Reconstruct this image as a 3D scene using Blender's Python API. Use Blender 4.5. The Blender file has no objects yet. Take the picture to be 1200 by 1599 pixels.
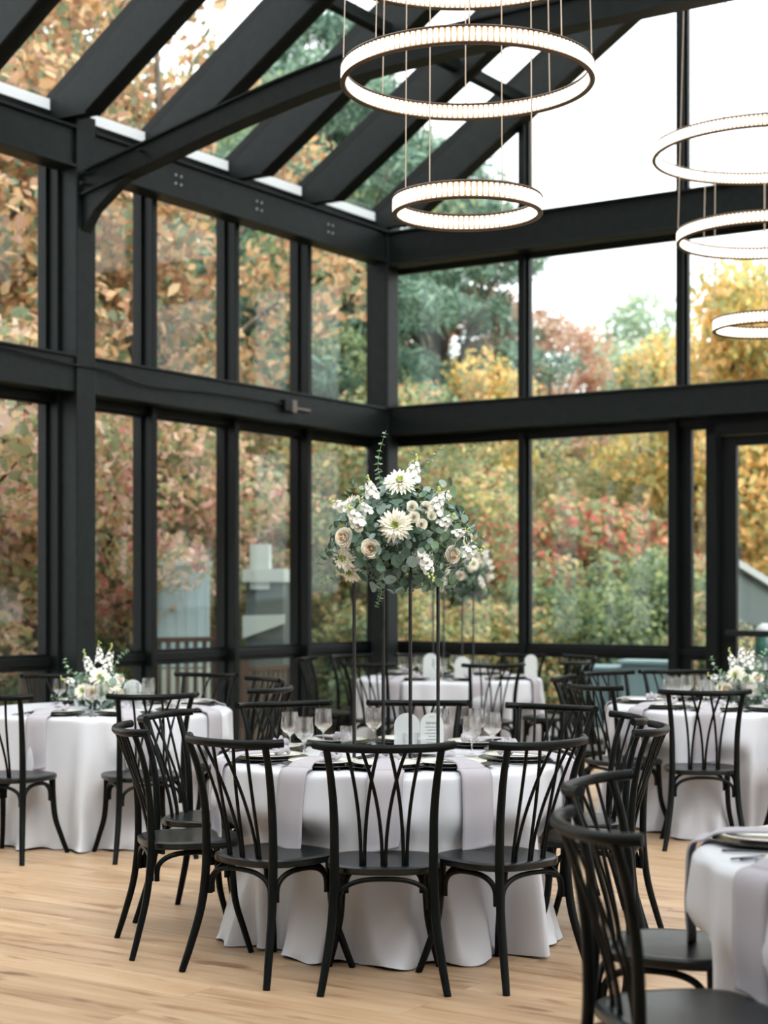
import bpy, math, random
from mathutils import Vector, Matrix
import numpy as np
R = math.radians
sc = bpy.context.scene
COL = sc.collection
rnd = random.Random(11)

# ------------------------------------------------------------------ camera, world, exposure
cam_d = bpy.data.cameras.new('camera')
cam = bpy.data.objects.new('camera', cam_d); COL.objects.link(cam)
cam.location = (0, 0, 1.42); cam.rotation_euler = (R(90), 0, 0)
cam_d.sensor_fit = 'VERTICAL'; cam_d.sensor_height = 36; cam_d.lens = 2600/1599*36
cam_d.shift_y = 130.5/1599
cam_d.clip_end = 400
cam_d.dof.use_dof = True; cam_d.dof.focus_distance = 6.5; cam_d.dof.aperture_fstop = 2.6
sc.camera = cam

world = bpy.data.worlds.new('overcast_sky'); sc.world = world
world.use_nodes = True
wn = world.node_tree.nodes; wl = world.node_tree.links
bg = wn['Background']
tc = wn.new('ShaderNodeTexCoord'); sx = wn.new('ShaderNodeSeparateXYZ'); cr = wn.new('ShaderNodeValToRGB')
wl.new(tc.outputs['Generated'], sx.inputs[0]); wl.new(sx.outputs['Z'], cr.inputs[0]); wl.new(cr.outputs[0], bg.inputs[0])
cr.color_ramp.elements[0].position = 0.0; cr.color_ramp.elements[0].color = (.80, .86, .90, 1)
cr.color_ramp.elements[1].position = 0.5; cr.color_ramp.elements[1].color = (1, 1, 1, 1)
bg.inputs[1].default_value = 1.0
sun_d = bpy.data.lights.new('veiled_sun', 'SUN'); sun_d.energy = 1.4; sun_d.angle = R(35); sun_d.color = (1, .97, .92)
sun = bpy.data.objects.new('veiled_sun', sun_d); COL.objects.link(sun)
sun.rotation_euler = (R(48), 0, R(28))

vs = sc.view_settings
vs.view_transform = 'Standard'; vs.look = 'None'; vs.gamma = 1; vs.use_curve_mapping = False
vs.exposure = 1.65
cy = sc.cycles
cy.use_denoising = True; cy.use_adaptive_sampling = True; cy.adaptive_threshold = .025; cy.adaptive_min_samples = 16
cy.max_bounces = 8; cy.diffuse_bounces = 3; cy.glossy_bounces = 3; cy.transmission_bounces = 8
cy.transparent_max_bounces = 16; cy.caustics_reflective = False; cy.caustics_refractive = False
cy.sample_clamp_indirect = 6; cy.sample_clamp_direct = 0

# ------------------------------------------------------------------ materials
def mat(name, color, rough=.5, metal=0, spec=.5, **kw):
    m = bpy.data.materials.new(name); m.use_nodes = True
    b = m.node_tree.nodes['Principled BSDF']
    b.inputs['Base Color'].default_value = (*color, 1); b.inputs['Roughness'].default_value = rough
    b.inputs['Metallic'].default_value = metal; b.inputs['Specular IOR Level'].default_value = spec
    for k, v in kw.items(): b.inputs[k].default_value = v
    return m
def noise_bump(m, scale, strength, dist=.002, stretch=None, colors=None, detail=4):
    nt = m.node_tree; n = nt.nodes; l = nt.links; b = n['Principled BSDF']
    t = n.new('ShaderNodeTexCoord'); mp = n.new('ShaderNodeMapping'); nz = n.new('ShaderNodeTexNoise')
    l.new(t.outputs['Object'], mp.inputs[0]); l.new(mp.outputs[0], nz.inputs['Vector'])
    if stretch: mp.inputs['Scale'].default_value = stretch
    nz.inputs['Scale'].default_value = scale; nz.inputs['Detail'].default_value = detail
    bp = n.new('ShaderNodeBump'); bp.inputs['Strength'].default_value = strength; bp.inputs['Distance'].default_value = dist
    l.new(nz.outputs[0], bp.inputs['Height']); l.new(bp.outputs[0], b.inputs['Normal'])
    if colors:
        r = n.new('ShaderNodeValToRGB'); l.new(nz.outputs[0], r.inputs[0])
        r.color_ramp.elements[0].position = .35; r.color_ramp.elements[0].color = (*colors[0], 1)
        r.color_ramp.elements[1].position = .68; r.color_ramp.elements[1].color = (*colors[1], 1)
        l.new(r.outputs[0], b.inputs['Base Color'])
    return m
M = {}
M['steel'] = noise_bump(mat('black_steel', (.014, .019, .019), .5, 0, .22), 14, .15, .002, None, ((.0035, .006, .006), (.0065, .0105, .0105)))
M['alu'] = mat('black_window_frame', (.0025, .004, .004), .45, 0, .2)
M['sill'] = mat('sky_toned_sill', (.78, .82, .86), .5)  # paler than the grey metal: sky reflection put into the colour
M['chair'] = noise_bump(mat('black_stained_wood', (.013, .015, .015), .4, 0, .12), 30, .5, .0015, (1, 1, .25), ((.0012, .0020, .0020), (.0032, .0048, .0048)))
M['seat'] = noise_bump(mat('black_stained_seat', (.013, .015, .016), .3, 0, .3), 22, .4, .0012, (1, .2, 1), ((.003, .0048, .0054), (.008, .0115, .0130)))  # bluish tint: sky sheen on the seats put into the colour
M['cloth'] = noise_bump(mat('white_satin_cloth', (.50, .515, .565), .42, 0, .5), 6, .3, .008)
M['cloth'].node_tree.nodes['Principled BSDF'].inputs['Sheen Weight'].default_value = .15
M['napkin'] = noise_bump(mat('lilac_grey_napkin', (.36, .345, .38), .8, 0, .2), 60, .25, .001)
M['china'] = mat('cream_china', (.72, .72, .68), .18)
M['rimgold'] = mat('pale_gold_line', (.55, .47, .3), .3, .6)
M['charger'] = mat('black_charger', (.012, .013, .015), .22)
M['cutlery'] = mat('black_cutlery', (.03, .03, .035), .25, .8)
M['bronze'] = mat('dark_bronze', (.10, .065, .045), .35, .8)
M['wire'] = mat('suspension_wire', (.52, .42, .34), .4, .3)
M['bark'] = noise_bump(mat('bark', (.09, .07, .055), .9), 9, .6, .02, (1, 1, .3), ((.05, .04, .032), (.16, .13, .10)))
M['stem'] = mat('green_stem', (.14, .22, .07), .6)
M['petal'] = mat('cream_petal', (.93, .91, .80), .6)
M['petal_white'] = mat('white_petal', (.94, .94, .91), .6)
M['petal_lime'] = mat('lime_centre_petal', (.62, .70, .25), .6)
M['petal_blush'] = mat('blush_rose_petal', (.93, .88, .79), .6)
M['petal_peach'] = mat('peach_rose_heart', (.86, .70, .50), .6)
M['shed'] = noise_bump(mat('grey_green_siding', (.10, .13, .13), .7), 5, .1)
M['shed_trim'] = mat('pale_grey_trim', (.42, .45, .46), .6)
M['paleblue'] = mat('pale_blue_panel', (.42, .58, .66), .5)
M['palewhite'] = mat('pale_white_board', (.55, .62, .58), .6)
M['teal'] = mat('teal_plastic', (.22, .33, .36), .5)
M['greenlamp'] = mat('dark_green_metal', (.02, .10, .08), .4)
M['timber'] = mat('brown_timber', (.07, .038, .024), .7)
M['box'] = mat('device_grey', (.12, .10, .08), .5)

def emit(name, color, strength):
    m = bpy.data.materials.new(name); m.use_nodes = True; n = m.node_tree.nodes; n.clear()
    o = n.new('ShaderNodeOutputMaterial'); e = n.new('ShaderNodeEmission')
    e.inputs[0].default_value = (*color, 1); e.inputs[1].default_value = strength
    m.node_tree.links.new(e.outputs[0], o.inputs[0]); return m
M['led'] = emit('warm_led_strip', (1, .66, .36), .30)
M['crystal'] = mat('lit_crystal', (.9, .85, .78), .12, 0, .8)
_b = M['crystal'].node_tree.nodes['Principled BSDF']
_b.inputs['Emission Color'].default_value = (1, .86, .68, 1); _b.inputs['Emission Strength'].default_value = .62

def pane_mat():
    m = bpy.data.materials.new('window_glass'); m.use_nodes = True; n = m.node_tree.nodes; l = m.node_tree.links; n.clear()
    o = n.new('ShaderNodeOutputMaterial'); t = n.new('ShaderNodeBsdfTransparent'); g = n.new('ShaderNodeBsdfGlossy')
    f = n.new('ShaderNodeFresnel'); mx = n.new('ShaderNodeMixShader')
    mu = n.new('ShaderNodeMath'); mu.operation = 'MULTIPLY'; mu.inputs[1].default_value = .4
    t.inputs[0].default_value = (.97, .985, .98, 1); g.inputs[0].default_value = (.9, .97, .95, 1); g.inputs['Roughness'].default_value = .02
    gm_ = n.new('ShaderNodeNewGeometry'); io = n.new('ShaderNodeMapRange'); io.inputs[3].default_value = 1.45; io.inputs[4].default_value = 1/1.45
    l.new(gm_.outputs['Backfacing'], io.inputs[0]); l.new(io.outputs[0], f.inputs[0])
    l.new(f.outputs[0], mu.inputs[0]); l.new(mu.outputs[0], mx.inputs[0]); l.new(t.outputs[0], mx.inputs[1]); l.new(g.outputs[0], mx.inputs[2])
    l.new(mx.outputs[0], o.inputs[0]); return m
M['glass'] = pane_mat()
def goblet_mat():
    m = mat('clear_glassware', (1, 1, 1), .0); b = m.node_tree.nodes['Principled BSDF']
    b.inputs['Transmission Weight'].default_value = 1; b.inputs['IOR'].default_value = 1.45
    n = m.node_tree.nodes; l = m.node_tree.links
    tr = n.new('ShaderNodeBsdfTransparent'); mx = n.new('ShaderNodeMixShader'); mx.inputs[0].default_value = .55
    l.new(tr.outputs[0], mx.inputs[1]); l.new(b.outputs[0], mx.inputs[2]); l.new(mx.outputs[0], n['Material Output'].inputs[0])
    return m
M['goblet'] = goblet_mat()
def frost_mat():
    m = mat('frosted_acrylic', (.66, .70, .70), .35); b = m.node_tree.nodes['Principled BSDF']
    n = m.node_tree.nodes; l = m.node_tree.links
    tr = n.new('ShaderNodeBsdfTransparent'); mx = n.new('ShaderNodeMixShader'); mx.inputs[0].default_value = .68
    l.new(tr.outputs[0], mx.inputs[1]); l.new(b.outputs[0], mx.inputs[2]); l.new(mx.outputs[0], n['Material Output'].inputs[0])
    return m
M['frost'] = frost_mat()
M['ink'] = mat('grey_ink', (.05, .06, .06), .6)

def leaf_mat(name, cols, trans=.5, rough=.6, gain=1.45):
    """one hue per leaf (random per island) from a list of leaf colours"""
    m = bpy.data.materials.new(name); m.use_nodes = True; n = m.node_tree.nodes; l = m.node_tree.links; n.clear()
    o = n.new('ShaderNodeOutputMaterial'); g = n.new('ShaderNodeNewGeometry'); r = n.new('ShaderNodeValToRGB')
    r.color_ramp.interpolation = 'CONSTANT'
    cols = [tuple(min(.9, (c*.80+.20*(sum(q)/3))*gain) for c in q) for q in cols]
    e = r.color_ramp.elements
    while len(e) < len(cols): e.new(.5)
    for i, c in enumerate(cols): e[i].position = i/len(cols); e[i].color = (*c, 1)
    t0 = n.new('ShaderNodeTexCoord'); nz = n.new('ShaderNodeTexNoise'); nz.inputs['Scale'].default_value = 1.1; nz.inputs['Detail'].default_value = 1
    oi = n.new('ShaderNodeObjectInfo'); ma = n.new('ShaderNodeVectorMath'); ma.operation = 'ADD'; l.new(t0.outputs['Object'], ma.inputs[0]); l.new(oi.outputs['Location'], ma.inputs[1]); l.new(ma.outputs[0], nz.inputs['Vector'])
    a1 = n.new('ShaderNodeMath'); a1.operation = 'MULTIPLY_ADD'; a1.inputs[1].default_value = 2.4; a1.inputs[2].default_value = -.75; l.new(nz.outputs[0], a1.inputs[0])
    a2 = n.new('ShaderNodeMath'); a2.operation = 'MULTIPLY_ADD'; a2.inputs[1].default_value = .55; l.new(g.outputs['Random Per Island'], a2.inputs[0]); l.new(a1.outputs[0], a2.inputs[2])
    a3 = n.new('ShaderNodeMath'); a3.operation = 'PINGPONG'; a3.inputs[1].default_value = 1; l.new(a2.outputs[0], a3.inputs[0]); l.new(a3.outputs[0], r.inputs[0])
    p = n.new('ShaderNodeBsdfPrincipled'); p.inputs['Roughness'].default_value = rough; p.inputs['Specular IOR Level'].default_value = .3
    t = n.new('ShaderNodeBsdfTranslucent'); mx = n.new('ShaderNodeMixShader'); mx.inputs[0].default_value = trans
    l.new(r.outputs[0], p.inputs['Base Color']); l.new(r.outputs[0], t.inputs[0])
    l.new(p.outputs[0], mx.inputs[1]); l.new(t.outputs[0], mx.inputs[2]); l.new(mx.outputs[0], o.inputs[0]); return m
M['oak'] = leaf_mat('oak_leaf', [(.58, .32, .14), (.66, .44, .22), (.26, .30, .14), (.50, .26, .12), (.70, .50, .26), (.40, .22, .13), (.20, .26, .14), (.62, .38, .16)], gain=1.2)
M['pink'] = leaf_mat('dogwood_leaf', [(.26, .30, .14), (.56, .28, .22), (.44, .16, .12), (.60, .38, .28), (.30, .32, .14), (.52, .36, .16), (.62, .42, .32), (.22, .26, .13)])
M['green'] = leaf_mat('green_leaf', [(.14, .22, .09), (.20, .28, .11), (.10, .17, .09), (.28, .33, .12), (.16, .23, .14)])
M['olive'] = leaf_mat('yellowing_leaf', [(.26, .31, .11), (.42, .38, .12), (.18, .26, .12), (.52, .42, .14), (.48, .28, .14), (.14, .22, .11), (.30, .34, .16)])
M['yellow'] = leaf_mat('yellow_leaf', [(.66, .46, .09), (.74, .56, .16), (.40, .38, .12), (.60, .36, .09), (.30, .34, .12), (.70, .42, .12)])
M['red'] = leaf_mat('red_leaf', [(.18, .25, .12), (.54, .13, .08), (.26, .30, .12), (.20, .27, .14), (.60, .24, .12), (.22, .28, .14), (.46, .36, .14), (.50, .10, .08), (.24, .30, .15)])
M['brown'] = leaf_mat('brown_leaf', [(.36, .20, .13), (.44, .26, .17), (.28, .17, .11), (.50, .34, .20), (.40, .20, .14)])
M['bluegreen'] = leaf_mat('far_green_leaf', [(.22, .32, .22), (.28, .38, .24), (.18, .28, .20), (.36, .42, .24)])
M['pine'] = leaf_mat('pine_needle', [(.07, .16, .12), (.11, .21, .15), (.06, .13, .09), (.14, .24, .16)], .25)
M['euc'] = leaf_mat('eucalyptus_leaf', [(.13, .23, .18), (.20, .31, .26), (.09, .17, .11), (.16, .27, .15), (.26, .37, .33), (.07, .14, .09)], .2, .55, 1.0)
M['euc_small'] = leaf_mat('baby_eucalyptus_leaf', [(.22, .38, .20), (.30, .46, .28), (.18, .30, .20)], .3, .6, 1.0)
M['litter'] = leaf_mat('fallen_leaf', [(.4, .2, .1), (.5, .3, .12), (.3, .2, .1), (.2, .22, .1)])

for pn in ('petal', 'petal_white', 'petal_lime', 'petal_blush', 'petal_peach'):
    m = M[pn]; nt = m.node_tree; t_ = nt.nodes.new('ShaderNodeBsdfTranslucent'); x_ = nt.nodes.new('ShaderNodeMixShader'); x_.inputs[0].default_value = .12 if pn in ('petal_blush', 'petal_peach') else .3
    p_ = nt.nodes['Principled BSDF']; t_.inputs[0].default_value = p_.inputs['Base Color'].default_value
    nt.links.new(p_.outputs[0], x_.inputs[1]); nt.links.new(t_.outputs[0], x_.inputs[2]); nt.links.new(x_.outputs[0], nt.nodes['Material Output'].inputs[0])
def floor_mat():
    m = mat('light_oak_planks', (.6, .45, .3), .42); n = m.node_tree.nodes; l = m.node_tree.links; b = n['Principled BSDF']
    t = n.new('ShaderNodeTexCoord')
    br = n.new('ShaderNodeTexBrick'); br.inputs['Scale'].default_value = 1; br.inputs['Brick Width'].default_value = 2.1
    br.inputs['Row Height'].default_value = .21; br.inputs['Mortar Size'].default_value = .0012; br.offset = .37; br.inputs['Bias'].default_value = 0
    br.inputs['Color1'].default_value = (0, 0, 0, 1); br.inputs['Color2'].default_value = (1, 1, 1, 1); br.inputs['Mortar'].default_value = (.5, .5, .5, 1)
    l.new(t.outputs['Object'], br.inputs['Vector'])
    # per plank offset of the grain
    ad = n.new('ShaderNodeVectorMath'); ad.operation = 'MULTIPLY_ADD'; ad.inputs[1].default_value = (7, 7, 7)
    l.new(br.outputs['Color'], ad.inputs[0]); l.new(t.outputs['Object'], ad.inputs[2])
    mp = n.new('ShaderNodeMapping'); mp.inputs['Scale'].default_value = (1.0, 9, 1); l.new(ad.outputs[0], mp.inputs[0])
    nz = n.new('ShaderNodeTexNoise'); nz.inputs['Scale'].default_value = 1.5; nz.inputs['Detail'].default_value = 7; nz.inputs['Distortion'].default_value = .6
    l.new(mp.outputs[0], nz.inputs['Vector'])
    r = n.new('ShaderNodeValToRGB'); e = r.color_ramp.elements
    e[0].position = .27; e[0].color = (.25, .14, .072, 1)
    e[1].position = .72; e[1].color = (.52, .37, .235, 1)
    e2 = e.new(.42); e2.color = (.42, .27, .158, 1)
    l.new(nz.outputs[0], r.inputs[0])
    # plank to plank tone
    mp2 = n.new('ShaderNodeMapping'); mp2.inputs['Scale'].default_value = (2.5, 9, 1); l.new(ad.outputs[0], mp2.inputs[0])
    kz = n.new('ShaderNodeTexNoise'); kz.inputs['Scale'].default_value = 1.1; kz.inputs['Detail'].default_value = 2; l.new(mp2.outputs[0], kz.inputs['Vector'])
    kr = n.new('ShaderNodeValToRGB'); kr.color_ramp.elements[0].position = .26; kr.color_ramp.elements[0].color = (.42, .34, .30, 1)
    kr.color_ramp.elements[1].position = .36; kr.color_ramp.elements[1].color = (1, 1, 1, 1); l.new(kz.outputs[0], kr.inputs[0])
    m1 = n.new('ShaderNodeMix'); m1.data_type = 'RGBA'; m1.blend_type = 'MULTIPLY'; m1.inputs[0].default_value = .8
    l.new(r.outputs[0], m1.inputs[6]); l.new(kr.outputs[0], m1.inputs[7])
    hs = n.new('ShaderNodeHueSaturation'); mr = n.new('ShaderNodeMapRange'); mr.inputs[3].default_value = .80; mr.inputs[4].default_value = 1.0
    l.new(br.outputs['Color'], mr.inputs[0]); l.new(mr.outputs[0], hs.inputs['Value']); l.new(m1.outputs[2], hs.inputs['Color'])
    m2 = n.new('ShaderNodeMix'); m2.data_type = 'RGBA'; m2.inputs[7].default_value = (.25, .15, .08, 1)
    l.new(br.outputs['Fac'], m2.inputs[0]); l.new(hs.outputs[0], m2.inputs[6]); l.new(m2.outputs[2], b.inputs['Base Color'])
    bp = n.new('ShaderNodeBump'); bp.inputs['Strength'].default_value = .15; bp.inputs['Distance'].default_value = .002
    l.new(nz.outputs[0], bp.inputs['Height']); l.new(bp.outputs[0], b.inputs['Normal'])
    return m
M['floor'] = floor_mat()
M['ground'] = noise_bump(mat('leafy_ground', (.1, .1, .05), .95), 2.2, .5, .05, None, ((.07, .09, .035), (.26, .15, .07)), 8)
M['deck'] = noise_bump(mat('grey_deck', (.2, .2, .19), .8), 3, .2, .01, (1, 12, 1), ((.13, .13, .12), (.26, .26, .25)))

# ------------------------------------------------------------------ mesh helpers
def spline(pts, n):
    """Catmull-Rom through pts, n samples per span"""
    P = [Vector(p) for p in pts]; P = [2*P[0]-P[1]] + P + [2*P[-1]-P[-2]]; out = []
    for i in range(1, len(P)-2):
        for k in range(n):
            t = k/n; a, b, c, d = P[i-1], P[i], P[i+1], P[i+2]
            out.append(.5*((2*b)+(c-a)*t+(2*a-5*b+4*c-d)*t*t+(3*b-a-3*c+d)*t**3))
    out.append(P[-2].copy()); return out
class MB:
    def __init__(s): s.v = []; s.f = []
    def add(s, vs, fs, mx=None):
        o = len(s.v)
        s.v += [tuple(mx @ Vector(p)) if mx else tuple(p) for p in vs]
        s.f += [tuple(i+o for i in f) for f in fs]; return s
    def box(s, a, b, mx=None, bev=0):
        x0, y0, z0 = a; x1, y1, z1 = b
        vs = [(x0,y0,z0),(x1,y0,z0),(x1,y1,z0),(x0,y1,z0),(x0,y0,z1),(x1,y0,z1),(x1,y1,z1),(x0,y1,z1)]
        return s.add(vs, [(0,3,2,1),(4,5,6,7),(0,1,5,4),(1,2,6,5),(2,3,7,6),(3,0,4,7)], mx)
    def tube(s, path, r, n=10, flat=1.0, up=None, power=1.0):
        """path: points; r: radius or list; flat: squash of the second axis; power<1 squares the section"""
        path = [Vector(p) for p in path]; m = len(path)
        rr = r if isinstance(r, (list, tuple)) else [r]*m
        if len(rr) != m: rr = [rr[0] + (rr[-1]-rr[0])*i/(m-1) for i in range(m)]
        t0 = (path[1]-path[0]).normalized()
        ref = Vector(up) if up else (Vector((0, 0, 1)) if abs(t0.z) < .8 else Vector((0, 1, 0)))
        nrm = (ref - ref.dot(t0)*t0).normalized(); o = len(s.v)
        for i, p in enumerate(path):
            t = (path[min(i+1, m-1)]-path[max(i-1, 0)]).normalized()
            if up: nrm = ref
            nrm = (nrm - nrm.dot(t)*t).normalized(); bi = t.cross(nrm)
            for k in range(n):
                a = 2*math.pi*k/n; c, d = math.cos(a), math.sin(a)
                if power != 1: c = math.copysign(abs(c)**power, c); d = math.copysign(abs(d)**power, d)
                s.v.append(tuple(p + nrm*(c*rr[i]) + bi*(d*rr[i]*flat)))
        for i in range(m-1):
            for k in range(n):
                a = o+i*n+k; b = o+i*n+(k+1) % n; s.f.append((a, a+n, b+n, b))
        s.f.append(tuple(o+k for k in range(n))); s.f.append(tuple(o+(m-1)*n+k for k in reversed(range(n)))); return s
    def lathe(s, prof, n=28, mx=None):
        vs = []; fs = []
        for (r, z) in prof:
            for k in range(n):
                a = 2*math.pi*k/n; vs.append((r*math.cos(a), r*math.sin(a), z))
        for i in range(len(prof)-1):
            for k in range(n):
                a = i*n+k; b = i*n+(k+1) % n; fs.append((a, b, b+n, a+n))
        return s.add(vs, fs, mx)
    def extr(s, poly, axis, a, b, mx=None):
        """extrude a 2D polygon between a and b along axis ('x','y','z')"""
        def P(p, c): return {'x': (c, p[0], p[1]), 'y': (p[0], c, p[1]), 'z': (p[0], p[1], c)}[axis]
        n = len(poly); vs = [P(p, a) for p in poly]+[P(p, b) for p in poly]
        fs = [tuple(range(n)), tuple(reversed(range(n, 2*n)))]+[(k, k+n, (k+1) % n+n, (k+1) % n) for k in range(n)]
        return s.add(vs, fs, mx)
    def build(s, name, m, parent=None, smooth=False, bevel=0):
        me = bpy.data.meshes.new(name); me.from_pydata(s.v, [], s.f); me.update()
        if isinstance(m, str): m = M[m]
        me.materials.append(m)
        if smooth:
            me.polygons.foreach_set('use_smooth', [True]*len(me.polygons))
        o = bpy.data.objects.new(name, me); COL.objects.link(o)
        if parent: o.parent = parent
        if bevel:
            md = o.modifiers.new('bevel', 'BEVEL'); md.width = bevel; md.segments = 2; md.limit_method = 'ANGLE'
        return o
def smooth_by_angle(o, ang=40):
    me = o.data
    import bmesh
    bm = bmesh.new(); bm.from_mesh(me)
    bmesh.ops.recalc_face_normals(bm, faces=bm.faces)
    for e in bm.edges:
        e.smooth = not (len(e.link_faces) == 2 and e.calc_face_angle(0) > R(ang))
    for f in bm.faces: f.smooth = True
    bm.to_mesh(me); bm.free(); return o
def tag(o, label=None, cat=None, group=None, kind=None):
    if label: o['label'] = label
    if cat: o['category'] = cat
    if group: o['group'] = group
    if kind: o['kind'] = kind
    return o
def empty(name, loc=(0, 0, 0), rz=0):
    o = bpy.data.objects.new(name, None); COL.objects.link(o); o.location = loc; o.rotation_euler = (0, 0, rz)
    o.empty_display_size = .1; return o
KIDS = {}
def kids(o):
    return [c for c in bpy.data.objects if c.parent == o]
def copy_tree(o, parent=None):
    if o.name not in KIDS: KIDS[o.name] = kids(o)
    c = o.copy(); COL.objects.link(c); c.parent = parent
    for ch in KIDS[o.name]: copy_tree(ch, c)
    return c

# ------------------------------------------------------------------ the room shell
# room frame: origin at the glass corner, x = along the gable wall, y = -v along the eave wall
TH = math.atan2(-.547, .837); CX, CY = -.05, 17.0
dR = Vector((math.cos(TH), math.sin(TH))); dV = Vector((math.sin(TH), -math.cos(TH)))
def room(u, v, z=0):
    p = Vector((CX, CY)) + dR*u + dV*v; return Vector((p.x, p.y, z))
def put(o):
    o.location = (CX, CY, 0); o.rotation_euler = (0, 0, TH); return o
def RB(mb, u0, u1, v0, v1, z0, z1): return mb.box((u0, -v1, z0), (u1, -v0, z1))
def struct(o, label=None, root=True):
    tag(o, label, None, None, 'structure')
    if root: put(o)
    return o
RID = 5.2; SL = .66; VEND = 10.4; UEND = 10.4
def roofz(u): return 5.27 + SL*min(u, 2*RID-u)

f = MB(); RB(f, -.12, UEND+.12, -.12, 19.0, -.12, 0)
struct(f.build('floor', 'floor'), 'light oak plank floor of the glass hall')
VM = [1.39, 2.5, 3.61, 4.72, 5.83, 6.94, 8.05, 9.16]           # mullions along the eave wall
w = MB()
for v in VM: RB(w, -.09, .13, v-.036, v+.030, 0, 5.12)
RB(w, -.09, .08, -.09, .10, 0, 5.2)                            # corner mullion
RB(w, -.07, .05, .1, VEND, .87, .935)                          # low rail
RB(w, -.09, .08, .1, VEND, 0, .05)
RB(w, -.09, .08, .1, VEND, 5.03, 5.2)                          # wall head
RB(w, -.07, .07, .1, VEND, 2.93, 3.32)
struct(w.build('wall_left', 'alu', bevel=.006), 'black framed glass wall with square mullions')
def ibeam_v(mb, u0, u1, v0, v1, z0, z1):
    RB(mb, u0+.0, u1, v0, v1, z0, z0+.022); RB(mb, u0, u1, v0, v1, z1-.022, z1); RB(mb, u0+.01, u1-.035, v0, v1, z0+.02, z1-.02)
# steel frame, left: columns, upper and middle beam
COLV = [(.1, .3), (4.502, 4.716), (9.0, 9.21)]
w = MB()
for a, b in COLV: RB(w, .1, .3, a, b, 0, 5.16 if a > 1 else 5.06)
struct(w.build('trim_1', 'steel', bevel=.008), 'black steel columns of the eave wall')
w = MB()
for a, b in ((.3, 4.502), (4.716, 9.0)):
    ibeam_v(w, .1, .302, a, b, 4.735, 5.06)
    RB(w, .09, .28, a, b, 3.0, 3.29)
    RB(w, .09, .30, a, b, 3.27, 3.29)
for a in (4.502, 4.716-.0): pass
struct(w.build('trim_2', 'steel', bevel=.004), 'black steel beams along the eave wall')
# bolts on the upper beam beside each rafter foot
bo = MB()
for v in VM[:6]:
    for dv in (.10, .17):
        for dz in (-.035, .035):
            p = [(.265, -(v-dv), 4.9+dz), (.278, -(v-dv), 4.9+dz)]
            bo.tube(p, .011, 6)
struct(bo.build('trim_3', 'shed_trim'), 'bolt heads on the eave beam web')
# gable wall
UM_UP = [1.69, 3.32, 4.87, 6.5, 8.1, 9.7]
w = MB()
for u in UM_UP: RB(w, u-.034, u+.034, -.09, .09, 3.0, roofz(u)-.1)
for u in (1.69, 7.3, 9.0): RB(w, u-.034, u+.034, -.09, .09, 0, 3.0)
RB(w, 3.225, 3.305, -.09, .13, 0, 3.0); RB(w, 3.305, 3.385, -.09, .03, 0, 3.0)
RB(w, .1, 3.58, -.07, .05, .87, .935); RB(w, 6.1, UEND, -.07, .05, .87, .935)
RB(w, .1, 3.57, -.09, .08, 0, .05); RB(w, 6.1, UEND, -.09, .08, 0, .05)
RB(w, .1, UEND, -.07, .07, 2.95, 3.32); RB(w, .1, UEND, -.07, .07, 4.69, 5.06)
struct(w.build('wall_back', 'alu', bevel=.006), 'black framed glass gable wall')
w = MB()
def ibeam_u(mb, u0, u1, v0, v1, z0, z1):
    RB(mb, u0, u1, v0, v1, z0, z0+.022); RB(mb, u0, u1, v0, v1, z1-.022, z1); RB(mb, u0, u1, v0+.01, v1-.03, z0+.02, z1-.02)
ibeam_u(w, .3, UEND, .1, .302, 4.70, 5.05)
RB(w, .3, UEND, .09, .28, 3.02, 3.30); RB(w, .3, UEND, .09, .30, 3.28, 3.30)
struct(w.build('trim_4', 'steel', bevel=.004), 'black steel beams across the gable wall')
# a cable clipped along the middle beam and the grey sensor it feeds
path = [(.31, -v, z) for v, z in ((9, 3.27), (6.2, 3.27), (5.2, 3.22), (4.75, 3.20), (4.4, 3.20), (3.9, 3.13), (3.0, 3.155), (2.05, 3.16))]
cb = MB().tube(spline(path, 6), .009, 6); o = put(cb.build('cable', 'alu', smooth=True))
tag(o, 'black cable clipped along the middle beam of the left wall', 'cable')
s0 = put(empty('door_sensor')); tag(s0, 'small dark sensor box with a tan bracket on the left middle beam', 'sensor')
b = MB(); RB(b, .28, .33, 1.93, 2.05, 3.10, 3.20); b.build('housing', 'alu', s0, bevel=.004)
b = MB(); RB(b, .28, .305, 1.62, 1.92, 3.13, 3.15); RB(b, .28, .31, 1.84, 1.92, 3.10, 3.21); b.build('bracket', 'box', s0)

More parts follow.
